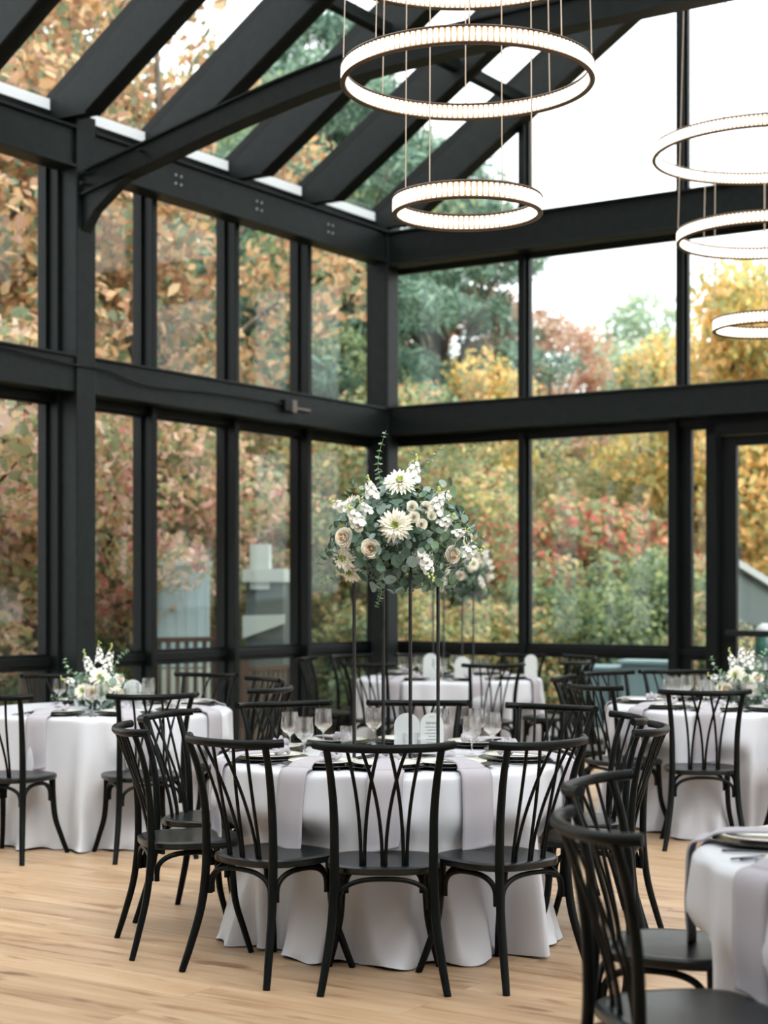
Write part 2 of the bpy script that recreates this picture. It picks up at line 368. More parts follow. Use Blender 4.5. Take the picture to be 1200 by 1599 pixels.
# windows: frame + pane each
WN = [0]
def window(poly_kind, a0, a1, z0, z1, label, top=None):
    """poly_kind 'L': on the eave wall (a = v); 'G': on the gable wall (a = u). top: optional (z at a0, z at a1)"""
    WN[0] += 1; r = put(empty('window_%d' % WN[0])); r['kind'] = 'structure'; r['label'] = label
    za, zb = top or (z1, z1); t = .028
    fr = MB(); gl = MB()
    def P(a, z, d): return (d, -a, z) if poly_kind == 'L' else (a, -d, z)
    def ring(o, i, d0, d1):
        vs = [P(a, z, d0) for a, z in o]+[P(a, z, d0) for a, z in i]+[P(a, z, d1) for a, z in o]+[P(a, z, d1) for a, z in i]
        n = len(o); fs = []
        for k in range(n):
            j = (k+1) % n
            fs += [(k, j, n+j, n+k), (2*n+k, 3*n+k, 3*n+j, 2*n+j), (k, 2*n+k, 2*n+j, j), (n+k, n+j, 3*n+j, 3*n+k)]
        fr.add(vs, fs)
    o = [(a0, z0), (a1, z0), (a1, zb), (a0, za)]
    i = [(a0+t, z0+t), (a1-t, z0+t), (a1-t, zb-t*1.3), (a0+t, za-t*1.3)]
    ring(o, i, -.03, .03); fr.build('frame', 'alu', r)
    vs = [P(a, z, -.006) for a, z in i]+[P(a, z, .006) for a, z in i]
    gl.add(vs, [(0, 1, 2, 3), (7, 6, 5, 4), (0, 4, 5, 1), (1, 5, 6, 2), (2, 6, 7, 3), (3, 7, 4, 0)]); gl.build('pane', 'glass', r)
edges = [.10]+VM+[VEND]
for i in range(len(edges)-1):
    a0 = edges[i]+(.032 if i else 0); a1 = edges[i+1]-.032
    nm = ['next to the corner', 'second from the corner', 'third from the corner', 'beside the big column', 'beyond the big column'][i] if i < 5 else 'further along, bay %d' % i
    window('L', a0, a1, .05, .87, 'low pane of the eave wall, ' + nm)
    window('L', a0, a1, .935, 2.95, 'tall pane of the eave wall, ' + nm)
    window('L', a0, a1, 3.30, 5.03, 'upper pane of the eave wall, ' + nm)
for a0, a1 in ((.1, 1.656), (1.724, 3.225), (3.385, 3.585), (6.1, 7.27), (7.33, 8.97)):
    window('G', a0, a1, .05, .87, 'low pane of the gable wall'); window('G', a0, a1, .935, 2.96, 'tall pane of the gable wall')
ue = [.1]+UM_UP+[UEND]
for i in range(len(ue)-1):
    a0, a1 = ue[i]+.03, ue[i+1]-.03
    window('G', a0, a1, 3.31, 4.70, 'upper pane of the gable wall')
    if a0 < RID < a1:
        window('G', a0, RID, 5.05, 0, 'gable pane under the ridge', (roofz(a0)-.16, roofz(RID)-.16)); window('G', RID, a1, 5.05, 0, 'gable pane right of the ridge', (roofz(RID)-.16, roofz(a1)-.16))
    else: window('G', a0, a1, 5.05, 0, 'sloping gable pane', (roofz(a0)-.16, max(5.1, roofz(a1)-.16)))
# glazed double door
d = put(empty('door_1')); d['kind'] = 'structure'; d['label'] = 'black glazed double door in the gable wall'
b = MB(); RB(b, 3.585, 3.685, -.09, .12, 0, 2.96); RB(b, 6.0, 6.1, -.09, .12, 0, 2.96); RB(b, 3.585, 6.1, -.09, .12, 2.86, 2.96)
b.build('door_frame', 'alu', d, bevel=.006)
for (a0, a1, hs) in ((3.69, 4.83, 1), (4.85, 5.99, -1)):
    b = MB(); RB(b, a0, a0+.15, -.03, .03, .01, 2.85); RB(b, a1-.15, a1, -.03, .03, .01, 2.85)
    RB(b, a0+.15, a1-.15, -.03, .03, 2.76, 2.85); RB(b, a0+.15, a1-.15, -.03, .03, .01, .28)
    lf = b.build('door_leaf', 'alu', d, bevel=.004)
    b = MB(); RB(b, a0+.15, a1-.15, -.006, .006, .28, 2.76); b.build('pane', 'glass', lf)
    b = MB(); RB(b, a0+.06, a1-.06, .05, .09, 1.055, 1.11); RB(b, a0+.06, a0+.14, .03, .06, 1.05, 1.115); RB(b, a1-.14, a1-.06, .03, .06, 1.05, 1.115)
    b.build('push_bar', 'steel', lf, bevel=.006)

# roof: rafters on both slopes, ridge, purlin pieces, glazing
cei = MB(); SQ = math.hypot(1, SL)
def rafter(mb, v0, v1, mirror=False):
    prof = [(-.05, 5.12), (.46, 5.12), (RID, 4.78+SL*RID), (RID, 5.20+SL*RID), (-.05, 5.20-.03)]
    if mirror: prof = [(2*RID-a, z) for a, z in prof]
    mb.extr(prof, 'y', -v0, -v1)
RV = [.13]+VM+[10.3, 12.0, 13.7, 15.4, 17.1, 18.9]
for v in RV:
    for mi in (False, True):
        rafter(cei, v-.055, v+.055, mi)
        # wide lower flange
        pr = [(.46, 5.12), (RID, 4.78+SL*RID+.0), (RID, 4.78+SL*RID+.022), (.46, 5.142)]
        if mi: pr = [(2*RID-a, z) for a, z in pr]
        cei.extr(pr, 'y', -(v-.085), -(v+.085))
struct(cei.build('ceiling', 'steel'), 'black steel rafters of the glazed roof')
pu = MB()
RB(pu, RID-.06, RID+.06, .1, 19.0, 4.8+SL*RID, 5.25+SL*RID)
for uu in (1.75, 2*RID-1.75, 3.55, 2*RID-3.55):
    zz = 4.99+SL*min(uu, 2*RID-uu)
    RB(pu, uu-.05, uu+.05, .13, VEND, zz-.05, zz+.05)
struct(pu.build('trim_5', 'steel', bevel=.004), 'black cross members between the rafters')
gz = MB()
for v in RV:
    for mi in (False, True):
        pr = [(-.1, 5.2), (RID, 5.27+SL*RID), (RID, 5.33+SL*RID), (-.1, 5.26)]
        pr = [(-.1, 5.15), (RID, 5.20+SL*RID), (RID, 5.30+SL*RID), (-.1, 5.24)]
        if mi: pr = [(2*RID-a, z) for a, z in pr]
        gz.extr(pr, 'y', -(v-.045), -(v+.045)) if v > .2 else gz.extr(pr, 'y', .12, -(v+.045))
struct(gz.build('trim_6', 'alu'), 'black glazing bars on top of the rafters')
b = MB()
for i in range(9): RB(b, .055, .075, RV[i]+.06, RV[i+1]-.06, 5.185, 5.285)
struct(b.build('trim_7', 'sill'), 'metal sill at the foot of the roof glass, sky brightness in its colour')
for i in range(len(RV)-1):
    for mi in (False, True):
        WN[0] += 1; r = put(empty('window_%d' % WN[0])); r['kind'] = 'structure'
        r['label'] = 'sloping roof pane %s rafters' % ('between the left' if not mi else 'between the right')
        pr = [(-.08, 5.255-.03), (RID, 5.255+SL*RID), (RID, 5.267+SL*RID), (-.08, 5.267-.03)]
        if mi: pr = [(2*RID-a, z) for a, z in pr]
        b = MB().extr(pr, 'y', -(RV[i]+.045), -(RV[i+1]-.045)); b.build('pane', 'glass', r)
        fr = MB(); z = 5.19; RB(fr, *((-.03, .05) if not mi else (2*RID-.05, 2*RID+.03)), RV[i]+.045, RV[i+1]-.045, 5.14, 5.18)
        fr.build('frame', 'alu', r)
# cranked tie of the portal frame, from the big column across the hall
tz = [(.28, 4.62), (1.0, 4.775), (1.9, 4.965), (2.75, 5.10), (3.6, 5.14), (RID, 5.15)]
tz = tz + [(2*RID-a, z) for a, z in reversed(tz[:-1])]
tp = spline([(a, 0, z) for a, z in tz], 5)
def sweep(mb, pts, v0, v1, dz0, dz1):
    lo = [(p.x, p.z+dz0) for p in pts]; hi = [(p.x, p.z+dz1) for p in pts]
    for k in range(len(pts)-1):
        mb.extr([lo[k], lo[k+1], hi[k+1], hi[k]], 'y', -v0, -v1)
tr = MB(); sweep(tr, tp, 4.55, 4.67, -.085, .07); sweep(tr, tp, 4.53, 4.69, -.10, -.085); sweep(tr, tp, 4.53, 4.69, .07, .085)
tr.extr([(.30, 4.25), (.42, 4.40), (.75, 4.62), (.30, 4.62)], 'y', -4.56, -4.66)
for uu, zz in ((.37, 4.60), (.37, 4.68), (.95, 4.77)):
    tr.tube([(uu, -4.66, zz), (uu, -4.745, zz)], .014, 8)
struct(tr.build('trim_8', 'steel'), 'cranked black tie beam rising from the big column')

# the unseen sides: a solid wall behind the viewer, a glazed wall on the right
w = MB(); w.extr([(-.12, 0), (UEND+.12, 0), (UEND+.12, 5.2), (RID, 5.3+SL*RID), (-.12, 5.2)], 'y', -19.0, -19.2)
struct(w.build('wall_front', mat('grey_plaster', (.62, .60, .57), .8)), 'plain grey end wall behind the viewer')
w = MB(); RB(w, -.12, 0, VEND, 19.0, 0, 5.2); RB(w, UEND, UEND+.12, VEND, 19.0, 0, 5.2)
struct(w.build('trim_9', mat('dark_cladding', (.25, .25, .24), .6)), 'clad side walls of the half of the hall behind the viewer')
w = MB()
for v in [.05]+VM+[10.3]: RB(w, UEND-.08, UEND+.09, v-.032, v+.032, 0, 5.2)
for z0, z1 in ((0, .05), (.87, .935), (2.95, 3.32), (4.75, 5.2)): RB(w, UEND-.07, UEND+.07, 0, VEND, z0, z1)
struct(w.build('wall_right', 'alu'), 'black framed glass wall on the right side')

# ------------------------------------------------------------------ ground outside
gn = 60; gm = MB(); GX, GY0, GY1 = 70, -6, 110
for j in range(gn+1):
    for i in range(gn+1):
        x = -GX + 2*GX*i/gn; y = GY0+(GY1-GY0)*j/gn
        z = -.25 + max(0, y-26)*.10 + max(0, y-45)*.05
        rr = math.hypot(x, y-8)
        if y > 20: z += .25*math.sin(x*.3+1)*math.cos(y*.21)
        gm.v.append((x, y, z))
for j in range(gn):
    for i in range(gn):
        a = j*(gn+1)+i; gm.f.append((a, a+1, a+gn+2, a+gn+1))
o = gm.build('ground', 'ground', smooth=True); o['kind'] = 'structure'; o['label'] = 'leaf covered ground rising into the woods'
b = MB(); RB(b, -.13, UEND+3, -3.5, -.13, -.2, -.03)
struct(b.build('terrace', 'deck'), 'grey deck outside the gable wall')

# ------------------------------------------------------------------ bentwood chairs
SH = .447
def make_chair():
    t = empty('bentwood_chair')
    # seat: rounded D plate, slightly dished
    s = MB(); n = 44; out = []
    for k in range(n):
        a = 2*math.pi*k/n; c, d = math.cos(a), math.sin(a); p = .62
        x = math.copysign(abs(c)**p, c)*.208; y = math.copysign(abs(d)**p, d)*.2
        if y < 0: x *= 1-.10*(-y/.2)**2
        y += -.012*(1-(x/.2)**2) if y < 0 else .0
        out.append((x, y))
    rings = [(.0, SH-.006), (.5, SH-.005), (.86, SH-.001), (.96, SH), (1.0, SH-.006), (1.0, SH-.024), (.97, SH-.030), (0.0, SH-.030)]
    vs = []; fs = []
    for (q, z) in rings:
        for (x, y) in out: vs.append((x*q, y*q, z))
    for i in range(len(rings)-1):
        for k in range(n):
            a = i*n+k; b = i*n+(k+1) % n; fs.append((a, b, b+n, a+n))
    s.add(vs, fs); smooth_by_angle(s.build('seat', 'seat', t), 50)
    for sx in (-1, 1):
        # rear leg and back post in one bentwood piece
        pts = [(sx*.226, -.272, .0), (sx*.208, -.243, .10), (sx*.188, -.208, .24), (sx*.179, -.192, .38), (sx*.178, -.190, .50),
               (sx*.180, -.198, .64), (sx*.190, -.222, .77), (sx*.204, -.256, .872)]
        p = spline(pts, 5); m = len(p)
        rr = [.0135+.0035*math.sin(math.pi*min(1, i/m*1.15)) for i in range(m)]
        smooth_by_angle(MB().tube(p, rr, 12, .86, up=(1, 0, 0), power=.8).build('back_post', 'chair', t), 60)
    for sx in (-1, 1):
        pts = [(sx*.158, .135, SH-.03), (sx*.160, .138, .33), (sx*.168, .150, .20), (sx*.190, .180, .09), (sx*.212, .206, .0)]
        p = spline(pts, 5); m = len(p)
        smooth_by_angle(MB().tube(p, [.0175-.005*i/m for i in range(m)], 12, .9, up=(1, 0, 0), power=.8).build('leg', 'chair', t), 60)
    # crest rail wrapping forward at both ends
    pts = [(-.250, -.208, .886), (-.238, -.222, .885), (-.195, -.262, .882), (-.115, -.292, .880), (0, -.303, .879), (.115, -.292, .880), (.195, -.262, .882), (.238, -.222, .885), (.250, -.208, .886)]
    smooth_by_angle(MB().tube(spline(pts, 4), .0158, 12, .92, up=(0, 0, 1)).build('crest_rail', 'chair', t), 60)
    # six bent slats: (top x, bottom x)
    def backy(x): return -.303+.040*(x/.2)**2*1.3
    for (xt, xb) in ((-.131, -.083), (-.078, -.006), (-.022, -.070)):
        for sg in (1, -1):
            a, b = xt*sg, xb*sg; top = Vector((a, backy(a), .872)); bot = Vector((b, -.172+.01*abs(b)/.08, SH-.008))
            pp = []
            for q in (0, .14, .32, .52, .72, .88, 1.0):          # 0 = top
                e = 1-(1-q)**2.2
                x = a+(b-a)*e; z = top.z+(bot.z-top.z)*q; y = top.y+(bot.y-top.y)*(1-(1-q)**1.35)
                pp.append((x, y, z))
            smooth_by_angle(MB().tube(spline(pp, 3), .0066, 8, .8, up=(1, 0, 0), power=.8).build('slat', 'chair', t), 60)
    # bentwood arches under the seat: rear, front, two sides
    def arch(p0, p1, z0, z1):
        p0 = Vector(p0); p1 = Vector(p1); pp = []
        for k in range(13):
            a = math.pi*k/12; s_ = .5-.5*math.copysign(abs(math.cos(a))**.8, math.cos(a)); q = p0.lerp(p1, s_)
            pp.append((q.x, q.y, z0+(z1-z0)*abs(math.sin(a))**.8))
        pp = [(p0.x, p0.y, z0-.03)]+pp+[(p1.x, p1.y, z0-.03)]
        smooth_by_angle(MB().tube(spline(pp, 2), .0105, 10, .85, power=.85).build('arch_brace', 'chair', t), 60)
    arch((-.160, -.186, 0), (.160, -.186, 0), .325, .402)
    arch((-.142, .136, 0), (.142, .136, 0), .325, .402)
    for sx in (-1, 1): arch((sx*.172, -.165, 0), (sx*.160, .115, 0), .325, .402)
    return t
chair0 = make_chair(); used = [False]
# table centres
T = {'m': (.04, 7.13), 'l': (-1.69, 10.05), 'f': (.545, 13.9), 'r': (2.18, 10.4), 'n': (1.60, 4.38)}
TNAME = {'m': 'middle table', 'l': 'left table', 'f': 'far corner table', 'r': 'right table', 'n': 'cut-off front table'}
# key: table, chair centre x, y, facing x, y, place phrase
CH = [
 ('m', 0.00, 6.165, 0.0, 1, 'front centre'), ('m', -.415, 6.34, .656, .754, 'front left'), ('m', .425, 6.26, -.66, .75, 'front right'),
 ('m', -.785, 6.77, .959, .283, 'near left side'), ('m', -.755, 7.36, .957, -.29, 'far left side'), ('m', -.40, 7.99, .42, -.91, 'back left'),
 ('m', .16, 8.07, -.05, -1, 'back centre'), ('m', .67, 7.80, -.6, -.8, 'back right'), ('m', .84, 6.77, -.96, .28, 'near right side'),
 ('m', .83, 7.27, -1, -.06, 'far right side'),
 ('l', -2.02, 9.08, .35, .94, 'front left'), ('l', -1.33, 9.13, -.42, .91, 'front right'), ('l', -.86, 9.64, -.92, .40, 'near right side'),
 ('l', -.96, 10.5, -.86, -.50, 'far right side'), ('l', -2.10, 10.93, .34, -.94, 'back left'), ('l', -1.30, 11.05, -.45, -.89, 'back right'),
 ('f', .79, 13.03, -.25, .97, 'front right'), ('f', .005, 13.16, .6, .8, 'front left'), ('f', .39, 14.80, .17, -.98, 'back centre'),
 ('f', 1.11, 14.72, -.55, -.83, 'back right'), ('f', -.14, 14.58, .69, -.72, 'back left'), ('f', -.42, 14.05, .98, -.2, 'left side'),
 ('f', 1.34, 13.46, -.85, .53, 'near right side'), ('f', 1.50, 14.40, -.9, -.43, 'far right side'),
 ('r', 1.81, 9.49, .10, .99, 'front left'), ('r', 2.40, 9.40, -.15, .99, 'front right'), ('r', 1.43, 9.94, .85, .53, 'near left side'),
 ('r', 1.39, 10.68, .95, -.3, 'far left side'), ('r', 1.68, 11.32, .6, -.8, 'back left'), ('r', 2.06, 11.5, .08, -1, 'back centre'), ('r', 2.62, 11.45, -.35, -.94, 'back right'),
 ('n', .72, 3.92, .98, .20, 'near left side'), ('n', .825, 4.66, .906, -.42, 'far left side'),
]
CL = {'front': 'black bentwood chair with its back to the viewer', 'back': 'black bentwood chair facing the viewer', 'side': 'black bentwood chair seen from its side'}
for i, (tb, x, y, fx, fy, ph) in enumerate(CH):
    c = chair0 if i == 0 else copy_tree(chair0)
    c.location = (x, y, 0); c.rotation_euler = (0, 0, math.atan2(-fx, fy))
    k = 'front' if ph.startswith('front') else 'back' if ph.startswith('back') else 'side'
    c['label'] = '%s, %s of the %s' % (CL[k], ph, TNAME[tb]); c['category'] = 'chair'; c['group'] = 'bentwood chairs around the tables'

# ------------------------------------------------------------------ table cloths
TZ = .737; TR = .762
def cloth(key, seed, label):
    cx, cy = T[key]; rg = random.Random(seed); N = 300; mb = MB()
    comp = [(rg.randint(9, 12), rg.uniform(0, 6.28), .5), (rg.randint(15, 19), rg.uniform(0, 6.28), .38), (rg.randint(24, 31), rg.uniform(0, 6.28), .2), (rg.randint(3, 5), rg.uniform(0, 6.28), .35)]
    chs = [(math.atan2(c[2]-cy, c[1]-cx), math.hypot(c[1]-cx, c[2]-cy), c) for c in CH if c[0] == key]
    zs = [TZ-.018, TZ-.04, TZ-.09, .60, .54, .48, .42, .36, .30, .24, .18, .12, .07, .035, .008]
    mb.v.append((0, 0, TZ))
    rows = []
    def row(fn):
        s = len(mb.v)
        for k in range(N):
            mb.v.append(fn(2*math.pi*k/N))
        rows.append(s)
    for r in (.25, .5, .7, .735): row(lambda a, r=r: (r*math.cos(a), r*math.sin(a), TZ+.0008*math.sin(3*a+r*9)))
    row(lambda a: ((TR-.010)*math.cos(a), (TR-.010)*math.sin(a), TZ-.003))
    row(lambda a: ((TR-.002)*math.cos(a), (TR-.002)*math.sin(a), TZ-.009))
    for z in zs:
        d = (TZ-z)/TZ
        def fn(a, z=z, d=d):
            w = sum(am*math.sin(f_*a+ph+d*.9*math.sin(a*2+ph)) for f_, ph, am in comp)
            w = w/1.1; w = math.copysign(abs(w)**.75, w)
            amp = .002+.078*d**.72
            r = TR + .010 + .062*d**1.2 + amp*w
            if z < .52:
                lim = 9
                for ca, dc, c in chs:
                    px, py = r*math.cos(a)-(c[1]-cx), r*math.sin(a)-(c[2]-cy)
                    L = math.hypot(c[3], c[4]); fx, fy = c[3]/L, c[4]/L
                    la = abs(px*fy-py*fx)
                    da = (a-ca+math.pi) % (2*math.pi)-math.pi
                    if abs(da) < .9 and la < .30:
                        q = 1 if la < .235 else 1-(la-.235)/.065
                        off = .222 if z > .34 else .222-(.34-z)*.32*max(0, min(1, (.17-la)/.06))
                        # cut the ray with the chair's front line
                        den = math.cos(a)*fx+math.sin(a)*fy
                        num = (c[1]-cx+fx*off)*fx+(c[2]-cy+fy*off)*fy
                        if den < -.2:
                            rl = num/den-.022*(1-w)*min(1, d+.2); t_ = min(1, (.52-z)/.05)*q
                            r = min(r, r+(rl-r)*t_) if rl < r else r
            if z < .02: r += .012*math.sin(31*a)
            return (r*math.cos(a), r*math.sin(a), z+(.006*math.sin(23*a+1) if z < .03 else 0)+.002)
        row(fn)
    for k in range(N): mb.f.append((0, rows[0]+k, rows[0]+(k+1) % N))
    for i in range(len(rows)-1):
        for k in range(N):
            a = rows[i]+k; b = rows[i]+(k+1) % N; mb.f.append((a, a+N, b+N, b))
    o = mb.build('tablecloth', 'cloth', smooth=True)
    for p in o.data.polygons: pass
    o.location = (cx, cy, 0)
    sd = o.modifiers.new('subdivision', 'SUBSURF'); sd.levels = 1; sd.render_levels = 1
    tag(o, label, 'tablecloth', 'floor-length white tablecloths')
cloth('m', 3, 'white satin floor-length cloth on the middle table under the tall bouquet')
cloth('l', 5, 'white floor-length cloth on the left table with the low bouquet')
cloth('f', 8, 'white cloth on the small-looking round table in the far glass corner')
cloth('r', 13, 'white cloth on the right table with menu cards and low bouquet')
cloth('n', 21, 'white cloth on the front table cut off by the right picture edge')

# ------------------------------------------------------------------ place settings
def mk_charger():
    o = MB().lathe([(0, 0), (.10, 0), (.115, .004), (.158, .010), (.165, .013), (.164, .016), (.155, .014), (.112, .008), (0, .006)], 40).build('charger', 'charger', smooth=True)
    return smooth_by_angle(o, 50)
def mk_plate():
    t = empty('dinner_plate')
    smooth_by_angle(MB().lathe([(0, 0), (.085, 0), (.095, .004), (.138, .014), (.141, .017), (.138, .018), (.098, .009), (.088, .006), (0, .006)], 40).build('dish', 'china', t), 50)
    b = MB().lathe([(.1325, .0168), (.1355, .0177), (.1355, .0182), (.1325, .0175)], 40); b.build('rim_line', 'rimgold', t)
    return t
def mk_napkin(seed):
    """folded strip that starts as a loose knot on the plate, runs over the table edge and hangs down"""
    rg = random.Random(seed); t = empty('napkin'); L = []
    # origin = plate centre on the table top, +y = outwards to the chair
    e = TR-.565
    path = [(-.06, .030), (0, .029), (.10, .027), (.150, .020), (.175, .008), (e-.02, .006), (e+.012, -.002), (e+.026, -.03), (e+.030, -.10), (e+.034, -.18), (e+.03, -.26), (e+.032, -.29-.02*rg.random())]
    pp = spline([(0, a, z) for a, z in path], 3); W = 9; mb = MB(); m = len(pp)
    tw = rg.uniform(-.03, .03); w0 = rg.uniform(.060, .072)
    for i, p in enumerate(pp):
        q = i/(m-1); w = .028+(w0-.028)*min(1, q*2.4); hang = max(0, (q-.5)*2)
        for k in range(W):
            u = k/(W-1)*2-1
            off = .006*hang*math.sin(u*3.1+seed)+.004*(1-hang)*math.cos(u*4)*(1 if q < .3 else .3)
            mb.v.append((u*w+tw*hang*q, p.y+(off if hang > .1 else 0), p.z+(abs(off) if hang <= .1 else -.012*u*hang*(1 if seed % 2 else -1))))
    for i in range(m-1):
        for k in range(W-1):
            a = i*W+k; mb.f.append((a, a+1, a+W+1, a+W))
    o = mb.build('hanging_strip', 'napkin', t, smooth=True)
    sd = o.modifiers.new('thickness', 'SOLIDIFY'); sd.thickness = .006; sd.offset = 1
    k = MB()
    pts = [(.035*math.cos(a)*(1+.2*math.sin(2*a)), -.055+.028*math.sin(a), .040+.010*math.sin(3*a+seed)) for a in [2*math.pi*j/9 for j in range(9)]]
    pts.append(pts[0]); k.tube(spline(pts, 3), .013, 8, .7)
    k.tube([(-.02, -.05, .032), (.005, -.055, .058), (.03, -.045, .04)], .014, 8, .6)
    k.build('knot', 'napkin', t, smooth=True)
    return t
def mk_fork():
    mb = MB(); mb.tube([(0, -.095, .004), (0, -.02, .005), (0, .03, .007)], [.0055, .0035, .0030], 8, .5, up=(1, 0, 0))
    mb.tube([(0, .028, .007), (0, .045, .006)], [.004, .011], 8, .25, up=(1, 0, 0))
    for x in (-.009, -.003, .003, .009): mb.tube([(x, .043, .006), (x, .07, .005), (x*.9, .095, .009)], [.0021, .002, .001], 6, .6)
    return mb.build('fork', 'cutlery', smooth=True)
def mk_knife():
    mb = MB(); mb.tube([(0, -.11, .004), (0, -.06, .005), (0, .01, .005)], [.006, .0055, .004], 8, .6, up=(1, 0, 0))
    mb.extr([(-.004, .01), (.005, .01), (.009, .03), (.009, .09), (.003, .115), (-.004, .11)], 'z', .004, .0062)
    return mb.build('knife', 'cutlery')
def mk_goblet():
    prof = [(0, .0), (.033, .0), (.034, .002), (.020, .005), (.006, .010), (.0042, .022), (.0042, .058), (.008, .066), (.026, .080), (.0385, .094), (.0400, .100), (.0390, .125), (.0355, .168),
            (.0342, .168), (.0377, .125), (.0387, .101), (.0372, .096), (.025, .0818), (.006, .070), (0, .069)]
    return smooth_by_angle(MB().lathe(prof, 28).build('goblet', 'goblet'), 35)
def mk_tumbler():
    prof = [(0, 0), (.030, 0), (.033, .003), (.038, .10), (.0365, .10), (.0315, .008), (0, .007)]
    return smooth_by_angle(MB().lathe(prof, 28).build('tumbler', 'goblet'), 35)
PR = {'charger': mk_charger(), 'dinner_plate': mk_plate(), 'fork': mk_fork(), 'knife': mk_knife(), 'goblet': mk_goblet(), 'tumbler': mk_tumbler()}
NAPS = [mk_napkin(s) for s in (1, 2, 3, 4)]
UU = set()
def inst(proto, loc, rz, label, cat, group):
    o = proto if proto.name not in UU else copy_tree(proto); UU.add(proto.name)
    o.location = loc; o.rotation_euler = (0, 0, rz); tag(o, label, cat, group); return o
for i, (tb, x, y, fx, fy, ph) in enumerate(CH):
    cx, cy = T[tb]; a = math.atan2(y-cy, x-cx); rz = a-math.pi/2; nm = '%s of the %s' % (ph, TNAME[tb]); q = .565
    if tb == 'f' and ph in ('left side', 'far right side'): continue
    if i == 31: a = math.atan2(-.43, -.9); rz = a-math.pi/2
    u = Vector((math.cos(a), math.sin(a), 0)); s_ = Vector((-u.y, u.x, 0))
    P = Vector((cx, cy, TZ+.002))+u*q
    inst(PR['charger'], P, rz, 'black charger under the plate, %s' % nm, 'charger', 'black chargers under the plates')
    inst(PR['dinner_plate'], P+Vector((0, 0, .010)), rz, 'cream plate on a black charger, %s' % nm, 'plate', 'cream dinner plates')
    nn = NAPS[i % 4] if i else NAPS[0]
    o = inst(nn, P, rz, 'knotted lilac grey napkin over the table edge, %s' % nm, 'napkin', 'lilac grey napkins hanging off the tables')
    if tb in ('m', 'n') or ph.startswith('front'):
        for j, dd in enumerate((.190, .215)):
            inst(PR['fork'], P-u*(-.01-.01*j)+s_*(-dd)*1.0, rz+math.pi, 'black %s fork left of the plate, %s' % (('inner', 'outer')[j], nm), 'fork', 'black forks beside the plates')
        inst(PR['knife'], P+s_*.195, rz+math.pi, 'black knife right of the plate, %s' % nm, 'knife', 'black knives beside the plates')
    if tb not in ('m', 'n') and ph in ('front left', 'front right', 'back left', 'back right', 'back centre', 'near left side', 'far left side', 'far right side'):
        for j, (dr, ds) in enumerate(((.33, .10), (.37, .18))):
            pp = Vector((cx, cy, TZ+.002))+u*dr+s_*ds
            inst(PR['goblet'], pp, rz, 'clear goblet, %s of the pair behind the plate, %s' % (('inner', 'outer')[j], nm), 'goblet', 'stemmed goblets on the tables')
G1 = [(-.415, 7.34, 'goblet', 'leftmost of the three left goblets on the middle table'), (-.337, 7.03, 'goblet', 'nearest of the three left goblets on the middle table'),
      (-.275, 7.55, 'goblet', 'farthest of the three left goblets on the middle table'), (-.045, 7.62, 'goblet', 'goblet between the stand rods at the back of the middle table'),
      (.374, 7.08, 'goblet', 'nearest of the three right goblets on the middle table'), (.476, 7.30, 'goblet', 'rightmost of the three right goblets on the middle table'),
      (.42, 7.56, 'goblet', 'farthest of the three right goblets on the middle table'), (.26, 7.55, 'goblet', 'goblet behind the two arched cards on the middle table'),
      (-.158, 7.42, 'tumbler', 'short tumbler left of the bouquet stand on the middle table'), (.115, 7.02, 'tumbler', 'tumbler in front of the arched cards inside the stand')]
for x, y, k, lb in G1:
    inst(PR[k], (x, y, TZ+.002), 0, 'clear '+lb, k, 'stemmed goblets on the tables' if k == 'goblet' else 'short tumblers on the middle table')

# arched frosted cards
def mk_card(w, h, text):
    t = empty('arched_card'); p = [(-w/2, 0), (w/2, 0)]+[(w/2*math.cos(a), h-w/2+w/2*math.sin(a)) for a in [math.pi*k/16 for k in range(17)]]
    MB().extr(p, 'y', -.0015, .0015).build('panel', 'frost', t)
    b = MB().box((-w*.42, -.012, 0), (w*.42, .012, .008)); b.build('foot', 'frost', t)
    if text:
        b = MB(); zz = h*.82
        b.tube(spline([(-w*.26+w*.52*k/14, -.0022, zz-.012+.006*math.sin(k*2.1)) for k in range(15)], 3), .0009, 5)
        b.box((-w*.12, -.0024, h*.90), (w*.12, -.0016, h*.905))
        for k in range(7):
            hw = w*(.28, .2, .31, .16, .26, .22, .12)[k]; z = h*.66-k*h*.075
            b.box((-hw, -.0024, z), (hw, -.0016, z+.0016))
        b.build('lettering', 'ink', t)
    return t
for (x, y, w_, h_, txt, rz, lb) in (
    (.100, 7.22, .112, .172, False, -.1, 'blank frosted arched card on the middle table inside the stand'),
    (.205, 7.12, .100, .180, True, .12, 'frosted arched menu card with grey script on the middle table'),
    (.385, 13.75, .125, .205, False, .1, 'left frosted arched card on the far corner table'),
    (.640, 13.55, .130, .185, False, -.2, 'middle frosted arched card on the far corner table'),
    (1.20, 13.60, .105, .200, False, .1, 'right frosted arched card on the far corner table'),
    (-1.50, 9.93, .110, .180, True, .2, 'frosted arched card right of the bouquet on the left table'),
    (-1.86, 10.25, .100, .185, False, -.3, 'frosted arched card left of the bouquet on the left table'),
    (2.27, 10.20, .150, .200, False, -.2, 'large frosted arched card right of the bouquet on the right table')):
    c = mk_card(w_, h_, txt); c.location = (x, y, TZ+.002); c.rotation_euler = (0, 0, rz); tag(c, lb, 'menu card', 'frosted arched cards on the tables')

